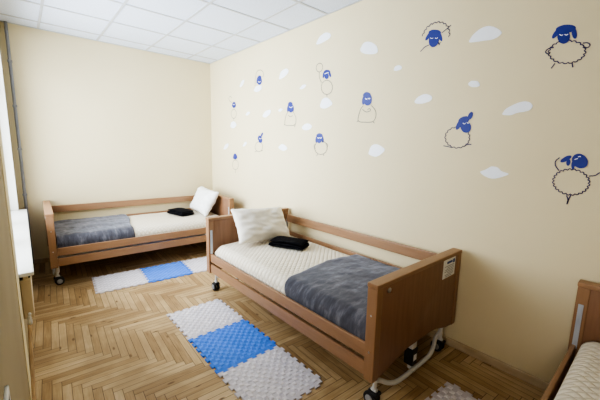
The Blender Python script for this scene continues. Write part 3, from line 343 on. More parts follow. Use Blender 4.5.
CLOUDS = [
 ('long slanted white cloud decal, highest cloud under the ceiling edge', [(2640, 2633), (2628, 2648), (2616, 2664), (2603, 2678), (2588, 2689), (2568, 2697), (2545, 2703), (2522, 2707), (2501, 2707), (2481, 2703), (2462, 2696), (2445, 2687), (2434, 2678), (2429, 2669), (2428, 2659), (2432, 2649), (2441, 2641), (2456, 2635), (2478, 2630), (2503, 2626), (2526, 2622), (2548, 2619), (2570, 2617), (2592, 2616), (2609, 2617), (2622, 2618), (2633, 2621), (2639, 2626)]),
 ('plump rounded white cloud decal above the sheep with folded arms', [(2040, 2453), (2031, 2465), (2023, 2478), (2013, 2490), (2002, 2497), (1987, 2501), (1970, 2501), (1952, 2498), (1934, 2492), (1914, 2483), (1893, 2470), (1873, 2455), (1858, 2441), (1849, 2425), (1842, 2408), (1840, 2393), (1845, 2383), (1858, 2378), (1879, 2378), (1903, 2380), (1926, 2384), (1949, 2389), (1973, 2396), (1996, 2405), (2013, 2414), (2026, 2423), (2035, 2433), (2040, 2443)]),
 ('tiny white cloud decal beneath the slanting line sheep, nearer the plump cloud', [(1663, 2211), (1661, 2217), (1659, 2223), (1656, 2229), (1651, 2233), (1641, 2236), (1630, 2237), (1617, 2237), (1608, 2235), (1600, 2231), (1593, 2225), (1588, 2218), (1586, 2213), (1587, 2208), (1591, 2203), (1597, 2199), (1604, 2197), (1615, 2195), (1628, 2195), (1641, 2195), (1651, 2197), (1657, 2199), (1661, 2203), (1663, 2207)]),
 ('medium white cloud decal between folded-arm sheep and sitting sheep', [(1445, 1933), (1439, 1940), (1433, 1948), (1425, 1955), (1416, 1961), (1403, 1966), (1389, 1971), (1373, 1975), (1358, 1975), (1343, 1972), (1327, 1966), (1313, 1959), (1304, 1951), (1300, 1944), (1299, 1935), (1302, 1927), (1309, 1920), (1321, 1914), (1340, 1909), (1359, 1905), (1378, 1903), (1394, 1903), (1410, 1905), (1425, 1907), (1436, 1911), (1442, 1915), (1446, 1921), (1447, 1927)]),
 ('largest long white cloud decal, topmost beside the slanting line sheep', [(1058, 2307), (1053, 2315), (1048, 2324), (1043, 2332), (1035, 2340), (1025, 2348), (1013, 2356), (1000, 2364), (987, 2369), (974, 2372), (962, 2373), (950, 2373), (937, 2371), (924, 2366), (910, 2360), (898, 2352), (886, 2344), (875, 2335), (864, 2324), (856, 2314), (854, 2304), (859, 2297), (870, 2289), (884, 2283), (898, 2279), (914, 2278), (931, 2279), (949, 2281), (968, 2283), (989, 2284), (1011, 2286), (1032, 2288), (1047, 2290), (1056, 2293), (1059, 2297), (1059, 2302)]),
 ('tiny white cloud decal above the long low cloud, by the sitting sheep', [(1035, 2014), (1031, 2018), (1026, 2022), (1021, 2025), (1015, 2027), (1005, 2026), (993, 2024), (981, 2021), (972, 2017), (965, 2009), (959, 2000), (957, 1991), (958, 1985), (965, 1982), (976, 1980), (989, 1981), (1000, 1982), (1008, 1984), (1016, 1988), (1024, 1992), (1029, 1996), (1033, 2001), (1035, 2005), (1036, 2010)]),
 ('long white cloud decal level with the ears of the sitting sheep', [(795, 1787), (790, 1795), (786, 1803), (781, 1811), (774, 1818), (764, 1824), (753, 1830), (741, 1836), (730, 1841), (721, 1845), (711, 1849), (702, 1851), (693, 1853), (683, 1854), (672, 1854), (662, 1852), (653, 1849), (644, 1844), (637, 1837), (631, 1829), (628, 1822), (629, 1815), (632, 1807), (638, 1800), (647, 1794), (659, 1791), (675, 1788), (692, 1787), (706, 1785), (717, 1782), (725, 1778), (733, 1775), (741, 1773), (752, 1772), (763, 1773), (774, 1774), (782, 1775), (788, 1777), (792, 1779), (795, 1782)]),
 ('pointed white cloud decal lowest under the sitting sheep', [(893, 1391), (882, 1397), (871, 1402), (861, 1407), (852, 1413), (844, 1418), (838, 1423), (832, 1428), (825, 1431), (816, 1432), (806, 1431), (796, 1430), (787, 1427), (779, 1422), (772, 1415), (765, 1408), (757, 1402), (745, 1398), (731, 1394), (719, 1391), (714, 1387), (717, 1381), (727, 1375), (740, 1369), (753, 1363), (765, 1358), (779, 1353), (793, 1349), (807, 1347), (821, 1348), (836, 1351), (850, 1356), (862, 1361), (873, 1368), (884, 1376), (891, 1384)]),
 ('white cloud decal alone low over the second bed, near its footboard', [(1882, 1500), (1876, 1517), (1871, 1534), (1864, 1550), (1856, 1563), (1845, 1572), (1831, 1578), (1817, 1581), (1803, 1582), (1788, 1580), (1773, 1576), (1758, 1570), (1744, 1564), (1731, 1557), (1719, 1550), (1709, 1542), (1705, 1534), (1707, 1525), (1714, 1515), (1724, 1506), (1735, 1497), (1747, 1488), (1761, 1480), (1776, 1474), (1791, 1469), (1806, 1468), (1822, 1470), (1837, 1473), (1850, 1477), (1861, 1480), (1871, 1485), (1879, 1491)]),
 ('slanted white cloud decal beside the sheep with the balloon ring', [(3287, 2365), (3280, 2386), (3274, 2407), (3266, 2426), (3253, 2442), (3231, 2452), (3205, 2460), (3178, 2464), (3155, 2465), (3137, 2461), (3120, 2453), (3108, 2443), (3102, 2433), (3103, 2424), (3110, 2413), (3121, 2403), (3135, 2393), (3151, 2385), (3170, 2377), (3191, 2371), (3211, 2366), (3233, 2362), (3256, 2359), (3276, 2360)]),
 ('tiny white cloud decal under the balloon ring', [(2892, 2209), (2880, 2217), (2867, 2226), (2855, 2234), (2841, 2239), (2825, 2240), (2807, 2238), (2792, 2234), (2784, 2229), (2785, 2223), (2793, 2215), (2804, 2208), (2816, 2201), (2829, 2197), (2844, 2194), (2859, 2193), (2871, 2193), (2880, 2195), (2888, 2198), (2893, 2203)]),
 ('puffy white cloud decal directly under the balloon ring sheep', [(2554, 1994), (2547, 2009), (2540, 2024), (2533, 2038), (2523, 2049), (2508, 2056), (2491, 2061), (2472, 2062), (2455, 2060), (2438, 2054), (2421, 2043), (2405, 2031), (2393, 2020), (2383, 2011), (2375, 2001), (2372, 1992), (2376, 1983), (2391, 1974), (2415, 1965), (2441, 1957), (2464, 1952), (2485, 1951), (2505, 1953), (2523, 1957), (2537, 1962), (2546, 1968), (2552, 1975), (2554, 1984)]),
 ('flat white cloud decal between the two sheep standing over the second pillow', [(2842, 1772), (2830, 1781), (2818, 1790), (2806, 1798), (2792, 1804), (2776, 1808), (2758, 1810), (2741, 1810), (2724, 1807), (2708, 1802), (2690, 1793), (2676, 1784), (2670, 1775), (2675, 1765), (2687, 1755), (2704, 1746), (2722, 1739), (2742, 1736), (2765, 1735), (2788, 1737), (2807, 1740), (2821, 1746), (2833, 1754), (2841, 1764)]),
 ('flat white cloud decal below the sheep with hands together', [(3284, 1544), (3267, 1555), (3250, 1567), (3233, 1577), (3214, 1582), (3194, 1580), (3171, 1574), (3150, 1566), (3134, 1558), (3121, 1550), (3110, 1541), (3104, 1532), (3105, 1524), (3115, 1516), (3132, 1508), (3152, 1502), (3172, 1499), (3192, 1499), (3213, 1503), (3233, 1509), (3250, 1515), (3264, 1521), (3276, 1528), (3284, 1536)]),
 ('tiny white cloud decal touching the side of the sheep with hands together', [(3297, 1996), (3284, 2001), (3272, 2007), (3260, 2012), (3248, 2014), (3234, 2012), (3219, 2009), (3207, 2004), (3203, 1998), (3211, 1992), (3226, 1984), (3244, 1977), (3259, 1974), (3272, 1976), (3284, 1982), (3294, 1990)]),
 ('small slanted white cloud decal between corner sheep and hands together sheep', [(3642, 1956), (3624, 1969), (3607, 1983), (3589, 1995), (3568, 2005), (3540, 2011), (3507, 2015), (3478, 2016), (3459, 2013), (3452, 2004), (3452, 1990), (3460, 1975), (3473, 1961), (3494, 1949), (3524, 1937), (3555, 1927), (3582, 1923), (3604, 1926), (3624, 1934), (3638, 1945)]),
 ('small white cloud decal highest near the room corner', [(4224, 2398), (4211, 2415), (4198, 2433), (4184, 2450), (4169, 2462), (4150, 2469), (4129, 2472), (4110, 2473), (4098, 2470), (4095, 2462), (4099, 2450), (4106, 2436), (4116, 2424), (4131, 2412), (4151, 2400), (4171, 2390), (4188, 2384), (4202, 2383), (4214, 2384), (4222, 2390)]),
 ('round white cloud decal under the waving slim sheep', [(4514, 1846), (4508, 1862), (4502, 1878), (4494, 1892), (4482, 1903), (4463, 1911), (4440, 1915), (4415, 1917), (4393, 1913), (4371, 1904), (4349, 1889), (4332, 1873), (4326, 1858), (4337, 1845), (4360, 1831), (4388, 1819), (4415, 1814), (4442, 1816), (4472, 1824), (4498, 1835)]),
 ('small white cloud decal lowest near the room corner', [(4745, 1509), (4729, 1526), (4714, 1543), (4697, 1559), (4678, 1571), (4654, 1579), (4625, 1585), (4599, 1588), (4582, 1586), (4576, 1578), (4577, 1564), (4583, 1549), (4594, 1536), (4613, 1524), (4640, 1511), (4668, 1500), (4691, 1494), (4711, 1493), (4729, 1495), (4741, 1500)]),
 ('faint tiny white cloud decal between waving sheep and corner sheep', [(4068, 1996), (4052, 2005), (4037, 2015), (4022, 2024), (4007, 2028), (3988, 2027), (3968, 2023), (3952, 2017), (3947, 2010), (3957, 2002), (3979, 1991), (4004, 1981), (4024, 1976), (4040, 1977), (4055, 1982), (4065, 1989)]),
 ('faint tiny white cloud decal next to the raised ear sheep', [(4153, 1553), (4137, 1569), (4120, 1586), (4104, 1600), (4089, 1609), (4072, 1611), (4054, 1609), (4041, 1603), (4036, 1595), (4043, 1585), (4060, 1571), (4081, 1558), (4098, 1549), (4115, 1545), (4134, 1545), (4148, 1547)]),
 ('small white cloud decal under the lying corner sheep', [(3855, 2296), (3843, 2309), (3832, 2323), (3818, 2335), (3799, 2344), (3770, 2347), (3733, 2348), (3699, 2346), (3675, 2340), (3664, 2331), (3662, 2317), (3666, 2302), (3675, 2291), (3691, 2282), (3716, 2275), (3742, 2270), (3768, 2269), (3793, 2271), (3821, 2278), (3844, 2286)]),
]
# ------------------------------------------------------------------ room shell
TH = .3
WY0, WY1, WZ0, WZ1 = 2.45, 4.93, .72, 2.62      # window opening
DY0, DY1, DZ = -.75, .55, 2.1                   # doorway the photographer stands in
b = B(); bx(b, (XL - 1.3, YN - TH, -.1), (XR + TH, YF + TH, 0)); struct('floor', b, M['floor'])
b = B(); bx(b, (XL - 1.3, YN - TH, ZC), (XR + TH, YF + TH, ZC + .1)); struct('ceiling', b, M['ceiling'])
b = B(); bx(b, (XR, YN - TH, 0), (XR + TH, YF + TH, ZC)); struct('wall_right', b, M['wall'])
b = B(); bx(b, (XL - TH, YF, 0), (XR, YF + TH, ZC)); struct('wall_far', b, M['wall'])
b = B(); bx(b, (XL - 1.3, YN - TH, 0), (XR, YN, ZC)); struct('wall_near', b, M['wall'])
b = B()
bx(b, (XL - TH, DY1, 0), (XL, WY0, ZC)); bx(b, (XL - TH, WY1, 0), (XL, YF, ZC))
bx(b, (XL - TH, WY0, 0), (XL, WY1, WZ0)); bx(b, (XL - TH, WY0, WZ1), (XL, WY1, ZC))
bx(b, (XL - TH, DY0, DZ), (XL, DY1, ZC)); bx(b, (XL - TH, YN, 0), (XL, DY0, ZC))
M['wall_shade'] = noisy('cream_paint_shaded', (.37, .31, .215), (.42, .36, .255), 1.5, rough=.75, bs=.06, bscale=140, spec=.2)  # same cream as the other walls, its shade darkened into the colour
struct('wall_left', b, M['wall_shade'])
b = B(); bx(b, (XL - 1.3, YN, 0), (XL - 1.2, YF, ZC)); bx(b, (XL - 1.2, DY1 + .25, 0), (XL - TH, DY1 + .35, ZC)); struct('wall_hallway', b, M['wall'])
# lighter plastered return strip at the window edge
b = B(); bx(b, (XL - .01, WY0 - .32, .07), (XL + .004, WY0, ZC), .003); struct('trim_1', b, M['wall'])
# doorway architrave
b = B()
for y in (DY0 - .07, DY1): bx(b, (XL - .005, y, 0), (XL + .015, y + .07, DZ + .07), .004)
bx(b, (XL - .005, DY0 - .07, DZ), (XL + .015, DY1 + .07, DZ + .07), .004)
struct('door_1', b, M['white'])

GX, GY = 2.684, 5.481
b = B()
k = 1
while GX - .6 * k > XL - 1.1:
    x = GX - .6 * k; bx(b, (x - .012, YN, ZC - .005), (x + .012, YF, ZC + .002)); k += 1
k = 1
while GY - .6 * k > YN:
    y = GY - .6 * k; bx(b, (XL - 1.1, y - .012, ZC - .0055), (XR, y + .012, ZC + .002)); k += 1
bx(b, (XL, YF - .02, ZC - .006), (XR, YF, ZC)); bx(b, (XR - .02, YN, ZC - .006), (XR, YF, ZC))
struct('trim_2', b, M['ceiling_bar'])

def skirting(name, lo, hi, mat='wall_trim'):
    b = B(); bx(b, lo, hi, .006, 2); return struct(name, b, M[mat])
M['skirt_wood'] = noisy('worn_skirting_paint', (.50, .39, .25), (.64, .54, .40), 9, (2, .6, 2), rough=.5)
M['skirt_brown'] = noisy('brown_skirting_wood', (.30, .18, .08), (.42, .27, .13), 9, (2, .6, 2), rough=.45)
skirting('baseboard_right', (XR - .022, YN, 0), (XR, YF, .06), 'skirt_wood')
skirting('baseboard_far', (XL, YF - .022, 0), (XR - .022, YF, .06), 'skirt_wood')
skirting('baseboard_left', (XL, DY1 + .07, 0), (XL + .022, YF - .022, .065), 'skirt_brown')

# ------------------------------------------------------------------ window
win = bpy.data.objects.new('window_1', None); C.objects.link(win); win['kind'] = 'structure'
XW = XL - .16
b = B()
bx(b, (XW - .03, WY0, WZ0), (XW + .03, WY0 + .06, WZ1), .006); bx(b, (XW - .03, WY1 - .06, WZ0), (XW + .03, WY1, WZ1), .006)
bx(b, (XW - .03, WY0, WZ0), (XW + .03, WY1, WZ0 + .07), .006); bx(b, (XW - .03, WY0, WZ1 - .06), (XW + .03, WY1, WZ1), .006)
for q in (1, 2):
    y = WY0 + (WY1 - WY0) * q / 3; bx(b, (XW - .03, y - .04, WZ0), (XW + .03, y + .04, WZ1), .006)
bx(b, (XW - .025, WY0, 2.05), (XW + .025, WY1, 2.11), .006)
obj('window_frame', b, M['white'], win)
for q in range(3):
    y0 = WY0 + (WY1 - WY0) * q / 3 + .03; y1 = WY0 + (WY1 - WY0) * (q + 1) / 3 - .03
    b = B(); bx(b, (XW - .003, y0, WZ0 + .05), (XW + .003, y1, WZ1 - .04)); obj('window_pane', b, M['glass'], win)
b = B()
for y in (WY0 + .87, WY0 + 1.7): bx(b, (XW + .03, y - .015, 1.35), (XW + .055, y + .015, 1.5), .005)
obj('window_handle', b, M['chrome'], win)
b = B()   # white painted reveals
bx(b, (XW + .03, WY1 - .006, WZ0 + .025), (XL + .001, WY1, WZ1)); bx(b, (XW + .03, WY0, WZ0 + .025), (XL + .001, WY0 + .006, WZ1)); bx(b, (XW + .03, WY0, WZ1 - .006), (XL + .001, WY1, WZ1))
obj('window_reveal', b, M['white'], win)
b = B(); bx(b, (XW + .03, WY0 + .02, WZ0), (XL + .075, WY1 + .06, WZ0 + .025), .006); obj('window_sill', b, M['white'], win)

# radiator hung under the sill
rad = thing('radiator', 'white panel radiator hung under the bright window sill', 'radiator', (XL, 2.5, .43))
b = B()
for k in range(30): bx(b, (.035, .02 + k * .077, .015), (.058, .09 + k * .077, .265), .008)
bx(b, (.02, .01, .0), (.045, 2.34, .28), .004)
obj('radiator_panel', b, M['wall_trim'], rad)
b = B()
for k in range(46): bx(b, (.008, .02 + k * .05, .266), (.055, .058 + k * .05, .283))
obj('top_grille', b, M['rubber'], rad)
for y in (0, 2.34): b = B(); bx(b, (.004, y, .012), (.056, y + .012, .262), .004); obj('end_panel', b, M['wall_trim'], rad)
b = B(); tube(b, smooth_path([(.03, .006, .03), (.03, .006, -.02), (.03, .03, -.035), (.03, .06, -.035)]), .011); obj('inlet_pipe', b, M['white'], rad, 1)
b = B(); lathe(b, [(.007, -.006), (.009, -.004), (.009, .006), (.006, .008)], 14, (.032, -.006, .04), (0, -1, 0)); obj('valve_cap', b, M['white'], rad, 1)

# surface pipe in the corner
pipe = thing('corner_pipe', 'thin grey vertical pipe clipped in the far corner beside the window', 'pipe', (XL + .072, YF - .035, 0))
b = B(); tube(b, [(0, 0, .03), (0, 0, ZC - .003)], .017); obj('pipe_run', b, M['grey_pipe'], pipe, 1)
for z in (.9, 1.45, 1.95, 2.45):
    b = B(); bx(b, (-.022, -.02, z - .012), (.022, .033, z + .012), .004); obj('clip', b, M['grey_pipe'], pipe)

# small dark framed panel on the window wall
fp = thing('framed_panel', 'small black panel in a white frame hung low on the cream window wall', 'picture', (XL, .80, .85))
b = B()
for lo, hi in (((0, -.15, .098), (.008, .15, .11)), ((0, -.15, -.11), (.012, .15, -.09)), ((0, -.15, -.11), (.012, -.13, .11)), ((0, .137, -.11), (.008, .15, .11))): bx(b, lo, hi, .003)
obj('picture_frame', b, M['white'], fp)
b = B(); bx(b, (.002, -.137, -.098), (.0072, .138, .099)); obj('dark_panel', b, M['black'], fp)

# ------------------------------------------------------------------ care beds
L, W, TP = 2.13, 1.045, .066
def end_panel(name, parent, s0, inner, fs, slot):
    """end board: s0 = outer face along x, inner = +1 when the bed lies toward +x"""
    x0, x1 = sorted((s0, s0 + inner * TP))
    H = W / 2
    ol = [(-H, .225), (-H + .07, .225)]
    for k in range(13):
        t = k / 12; y = (-H + .07) + (W - .14) * t
        u = min(1, min(t, 1 - t) / .34); ol.append((y, .225 + .062 * (u * u * (3 - 2 * u))))
    ol += [(H - .07, .225), (H, .225), (H, .779), (-H, .779)]
    res = []
    for p in ol:
        if not res or (Vector(p) - Vector(res[-1])).length > 1e-4: res.append(p)
    res = [(max(-H + .004, min(H - .004, p[0])), p[1]) for p in res]
    b = B(); prism(b, res, x0 + .004, x1 - .004, 0, .003)
    o = obj(name, b, M['wood_panel'], parent, .6)
    for s in (-1, 1):
        y0, y1 = sorted((s * H, s * (H - .055)))
        b = B(); bx(b, (x0, y0, .222), (x1, y1, .7795), .004); obj('corner_post', b, M['wood_z'], o)
    b = B(); bx(b, (x0 - .003, -H - .003, .780), (x1 + .003, H + .003, .807), .006); obj('cap_rail', b, M['wood_y'], o)
    xi = x1 if inner > 0 else x0
    if slot:
        for s in (-1, 1):
            yy = s * (H - .027)
            b = B(); xa, xb = sorted((xi, xi + inner * .004)); bx(b, (xa, yy - .012, .41), (xb, yy + .012, .68), .0015); obj('guide_strip', b, M['slot'], o, label='grey metal rail guide')
    else:
        xo = x0 if inner > 0 else x1
        b = B(); lathe(b, [(.016, 0), (.016, .003), (.012, .005), (.006, .005), (.006, .003)], 20, (xo, fs * (H - .11), .752), (-inner, 0, 0)); obj('lock_disc', b, M['chrome'], o, 1)
        for s in (-1, 1):
            for z in (.4, .62):
                b = B(); lathe(b, [(.006, 0), (.006, .002), (.003, .003)], 10, (x0 + TP / 2, s * H, z), (0, s, 0)); obj('screw', b, M['chrome'], o)
    return o

def caster(parent, x, y, face):
    b = B()
    tube(b, [(x, y, .10), (x, y, .24)], .013); bx(b, (x - .02, y - .012, .085), (x + .022, y + .012, .112), .008, 3)
    bx(b, (x - .004, y - .007, .03), (x + .03, y + .007, .095), .004)
    o = obj('caster', b, M['white_steel'], parent, .6)
    for s in (-1, 1):
        b = B(); lathe(b, [(.030, -.010), (.042, -.008), (.044, 0), (.042, .008), (.030, .010)], 24, (x + .016, y + s * .02, .044), (0, 1, 0)); w = obj('wheel', b, M['rubber'], o, .7)
        b = B(); lathe(b, [(.026, 0), (.026, .004), (.018, .006), (.006, .007)], 20, (x + .016, y + s * .029, .044), (0, s, 0)); obj('hub', b, M['hub'], o, .7)
    b = B(); bx(b, (x - .035, y - .026, .075), (x + .03, y + .026, .094), .006, 2); obj('brake_pedal', b, M['rubber'], o)
    return o

def make_bed(label, loc, rz, fs, sticker=False):
    bed = thing('care_bed', label, 'bed', loc, rz, 'wooden care beds on casters')
    H = W / 2
    end_panel('headboard', bed, L, -1, fs, True)
    ft = end_panel('footboard', bed, 0, 1, fs, False)
    yo = fs * (H - .012); yi = fs * (H - .034)
    y0, y1 = sorted((yo, yi))
    for z0, z1 in ((.345, .430), (.232, .320)):
        b = B(); bx(b, (TP, y0, z0), (L - TP, y1, z1), .006); obj('side_rail', b, M['wood_x'], bed)
    y0, y1 = sorted((-yo, -yi))
    for z0, z1 in ((.645, .735), (.442, .530)):
        b = B(); bx(b, (TP, y0, z0), (L - TP, y1, z1), .006); obj('side_rail', b, M['wood_x'], bed)
    b = B()
    for s in (-1, 1): bx(b, (.045, s * .40 - .02, .27), (L - .045, s * .40 + .02, .32), .004)
    for x in (.06, .7, 1.4, L - .1): bx(b, (x, -.40, .275), (x + .035, .40, .315), .004)
    obj('steel_frame', b, M['white_steel'], bed)
    b = B()
    for k in range(16): bx(b, (.10 + k * .125, -.43, .322), (.17 + k * .125, .43, .334), .003)
    obj('slat_base', b, M['wood_y'], bed)
    for xe, d in ((.06, -1), (L - .06, 1)):
        b = B()
        tube(b, smooth_path([(xe, -H + .08, .225), (xe, -H + .10, .16), (xe, -H + .17, .125), (xe + d * .02, -H + .24, .085), (xe + d * .03, -H + .33, .06), (xe + d * .03, 0, .055), (xe + d * .03, H - .33, .06), (xe + d * .02, H - .24, .085), (xe, H - .17, .125), (xe, H - .10, .16), (xe, H - .08, .225)]), .015)
        obj('cross_tube', b, M['white_steel'], bed, 3.2)
        b = B(); bx(b, (xe - .025, -.028, .20), (xe + .025, .028, .275), .004); tube(b, [(xe, 0, .05), (xe, 0, .22)], .018); o = obj('lift_column', b, M['white_steel'], bed, .7)
        b = B(); bx(b, (xe - .032, -.034, .085), (xe + .032, .034, .205), .008, 3); mo = obj('motor_housing', b, M['black'], o)
        b = B(); bx(b, (xe + d * .032 - .001, -.02, .12), (xe + d * .032 + .001, .02, .165)); obj('rating_label', b, M['paper'], o, label='white paper label')
    for x in (.052, L - .04):
        for s in (-1, 1): caster(bed, x, s * (H - (.105 if x < 1 else .085)), s)
    if sticker:
        # printed sheet on the outer face, upper corner away from the room
        ya, yb = -.425, -.245
        b = B(); bx(b, (.0005, ya, .642), (.0035, yb, .777)); st = obj('information_sheet', b, M['paper'], ft, label='white printed sheet')
        b = B(); bx(b, (-.0004, ya + .012, .738), (.001, ya + .04, .765)); bx(b, (-.0004, ya + .05, .745), (.001, yb - .05, .761)); obj('printed_heading', b, M['ink_blue'], st)
        b = B()
        for k, (u, v) in enumerate(((.02, .02), (.02, .05), (.02, .03), (.02, .02), (.02, .06), (.02, .03), (.05, .04))):
            z = .728 - k * .0125; bx(b, (-.0004, ya + u, z - .003), (.001, yb - v, z + .001))
        obj('printed_text', b, M['ink'], st)
    return bed

BED2 = dict(loc=(2.43 - W / 2 + .002, .945, 0), rz=PI / 2, fs=1)
BED1 = dict(loc=(.150, 4.118 + W / 2, 0), rz=math.radians(-1.5), fs=-1)
BED3 = dict(loc=(.285, .265 - W / 2, 0), rz=0, fs=1)
make_bed('wooden care bed along the decal wall, printed sheet on its footboard', sticker=True, **BED2)
make_bed('wooden care bed along the plain far wall, under the corner pipe', **BED1)
make_bed('wooden care bed with no blanket, cut off by the frame edge', **BED3)

def place(o, bed): o.location = bed['loc']; o.rotation_euler = (0, 0, bed['rz']); return o

MX0, MX1, MH, MZ0, MZ1 = TP + .008, L - TP - .008, .465, .336, .52
def mtop(x, y):      # height of the mattress top
    return MZ1 + .012 * max(0, 1 - (y / MH) ** 2) + .004 * noise.noise(Vector((x * 3, y * 3, 1)))
def mattress(label, bed):
    b = B(); R = .075; n = 48
    ys = []
    for k in range(9): a = PI / 2 * k / 8; ys.append((-MH + R - R * math.cos(a), MZ1 - R + R * math.sin(a)))
    for k in range(1, 24): ys.append((-MH + R + (2 * MH - 2 * R) * k / 24, MZ1))
    for k in range(9): a = PI / 2 * k / 8; ys.append((MH - R + R * math.sin(a), MZ1 - R + R * math.cos(a)))
    ring = [(-MH + .02, MZ0), (-MH, MZ0 + .02)] + ys + [(MH, MZ0 + .02), (MH - .02, MZ0)]
    rows = []
    for i in range(n + 1):
        t = i / n; x = MX0 + (MX1 - MX0) * t
        e = min(x - MX0, MX1 - x); c = 1
        dz = 0
        if e < R: dz = R - math.sqrt(max(0, R * R - (R - e) ** 2))
        row = []
        for y, z in ring:
            zz = z
            if z > MZ1 - R: zz = z - dz * (z - (MZ1 - R)) / R if dz else z
            if z > MZ1 - .01: zz += mtop(x, y) - MZ1
            row.append(b.verts.new((x, y, zz)))
        rows.append(row)
    for p, q in zip(rows, rows[1:]):
        for k in range(len(ring) - 1): b.faces.new((p[k], p[k + 1], q[k + 1], q[k]))
        b.faces.new((p[-1], p[0], q[0], q[-1]))
    b.faces.new(rows[0]); b.faces.new(rows[-1])
    o = obj('mattress', b, M['quilt'], None, .9)
    return tag(place(o, bed), label, 'mattress', 'quilted mattresses')
mattress('cream quilted mattress on the bed along the decal wall', BED2)
mattress('cream quilted mattress on the bed along the plain far wall', BED1)
mattress('bare cream quilted mattress on the bed cut off by the frame edge', BED3)

def blanket(label, bed, edge, seed):
    """draped over the foot half; edge(t) gives the length at t across, 0 = wall side, 1 = hanging front"""
    b = B(); fs = bed['fs']; R = .078; nu, nv = 56, 64
    flat = 2 * MH - R - .03; arc = R * PI / 2; hang = .045; tot = flat + arc + hang
    rows = []
    for i in range(nv + 1):
        p = tot * i / nv
        if p < flat: y, z, ny, nz = -MH + .03 + p, MZ1, 0, 1
        elif p < flat + arc:
            a = (p - flat) / R; y = MH - R + R * math.sin(a); z = MZ1 - R + R * math.cos(a); ny, nz = math.sin(a), math.cos(a)
        else: y, z, ny, nz = MH, MZ1 - R - (p - flat - arc), 1, 0
        row = []
        E = edge(i / nv)
        for k in range(nu + 1):
            x = TP + .01 + (E - TP - .01) * k / nu
            h = .012 + .010 * max(0, noise.noise(Vector((x * 5 + seed, p * 3.2, seed)))) + .012 * max(0, noise.noise(Vector((x * 2.2 + p * 5, p * 2 - x * 3 + seed, 3.3)))) + .004 * noise.noise(Vector((x * 17, p * 15, seed)))
            rim = min(1, (E - x) / .02, 1)
            h = .006 + (h) * (.55 + .45 * rim)
            if k == nu: h = .003
            zz = z + (mtop(x, fs * y) - MZ1 if z > MZ1 - .01 else 0)
            row.append(b.verts.new((x, fs * (y + ny * min(h, .016 if ny > .5 else 1)), zz + nz * h)))
        rows.append(row)
    for p, q in zip(rows, rows[1:]):
        for k in range(nu): b.faces.new((p[k], p[k + 1], q[k + 1], q[k]))
    o = obj('blanket', b, M['velvet'], None, 3.2)
    return tag(place(o, bed), label, 'blanket', 'folded grey velvet blankets')
blanket('slate grey velvet blanket over the foot of the bed along the decal wall', BED2, lambda t: (.93 + .03 * math.sin(t * 5)) - (.07 * max(0, (t - .85) / .15) ** 2), 1.7)
blanket('slate grey velvet blanket over the foot of the bed along the plain far wall', BED1, lambda t: .92 - .10 * t + .015 * math.sin(t * 7), 8.2)

def pillow(label, w, h, th, loc, axes, mat, seed):
    """axes: u (width), v (height), n (front) as world vectors"""
    b = B(); n = 30; g = {}
    u_, v_, n_ = [Vector(a).normalized() for a in axes]
    for side in (1, -1):
        for i in range(n + 1):
            for j in range(n + 1):
                u, v = -1 + 2 * i / n, -1 + 2 * j / n
                if side < 0 and (i in (0, n) or j in (0, n)): continue
                x = w / 2 * u * (1 - .07 * (1 - v * v)); y = h / 2 * v * (1 - .08 * (1 - u * u))
                t = (max(0, 1 - u ** 4) * max(0, 1 - v ** 4)) ** .55
                wr = .016 * noise.noise(Vector((u * 2.2 + seed, v * 2.2, side))) + .011 * noise.noise(Vector((u * 4 + v * 2, v * 5 + seed, side)))
                rad = .006 * math.sin(math.atan2(v, u) * 14 + seed) * (abs(u) * abs(v)) ** .8
                z = side * (th * t + (wr + rad) * min(1, t * 2))
                g[side, i, j] = b.verts.new(Vector(loc) + u_ * x + v_ * y + n_ * z)
    def G(s, i, j): return g[(1 if i in (0, n) or j in (0, n) else s), i, j]
    for s in (1, -1):
        for i in range(n):
            for j in range(n): b.faces.new((G(s, i, j), G(s, i + 1, j), G(s, i + 1, j + 1), G(s, i, j + 1)))
    o = obj('pillow', b, M[mat], None, 3.2)
    return tag(o, label, 'pillow', 'bed pillows')
def axes(u, v): u, v = Vector(u).normalized(), Vector(v); v = (v - u * v.dot(u)).normalized(); return (u, v, u.cross(v))
pillow('plump off-white pillow leaning on the headboard by the decal wall', .665, .395, .085, (1.905, 2.81, .716), axes((1, .0, -.06), (.04, .24, .36)), 'pillow', 2.1)
pillow('bright white pillow propped against the headboard at the plain far wall', .66, .405, .08, (2.06, 4.62, .718), axes((-.05, -1, -.04), (.21, .03, .36)), 'pillow_cool', 5.3)

def folded_cloth(label, loc, rz, w, d, h):
    t = thing('folded_cloth', label, 'cloth', loc, rz, 'folded black cloths')
    lay = h / 3
    for k in range(3):
        b = B(); n, m = 18, 12; top, bot = {}, {}
        ww = w / 2 * (1 - .03 * k); dd = d / 2 * (1 - .04 * k)
        prof = []
        for q in range(21):     # closed rounded section, the fold bulging
            a = 2 * PI * q / 20; ca, sa = math.cos(a), math.sin(a)
            prof.append((dd * (abs(ca) ** .45) * (1 if ca > 0 else -1), lay * .5 * (abs(sa) ** .6) * (1 if sa > 0 else -1)))
        prof = prof[:-1]; rows = []
        for i in range(n + 1):
            x = -ww + 2 * ww * i / n; e = min(1, (min(i, n - i) + .35) / 1.6)
            rows.append([b.verts.new((x, y + .006 * noise.noise(Vector((x * 9, k, 2))), lay * (k + .5) + z * (.55 + .45 * e) + .006 * noise.noise(Vector((x * 6, y * 6, k * 3))) - .010 * (x / ww) ** 2 * (k > 0))) for y, z in prof])
        for p, q in zip(rows, rows[1:]):
            for s in range(len(prof)): b.faces.new((p[s], p[(s + 1) % len(prof)], q[(s + 1) % len(prof)], q[s]))
        b.faces.new(rows[0]); b.faces.new(rows[-1])
        obj('cloth_fold', b, M['cloth_black'], t, 1.0)
    return t
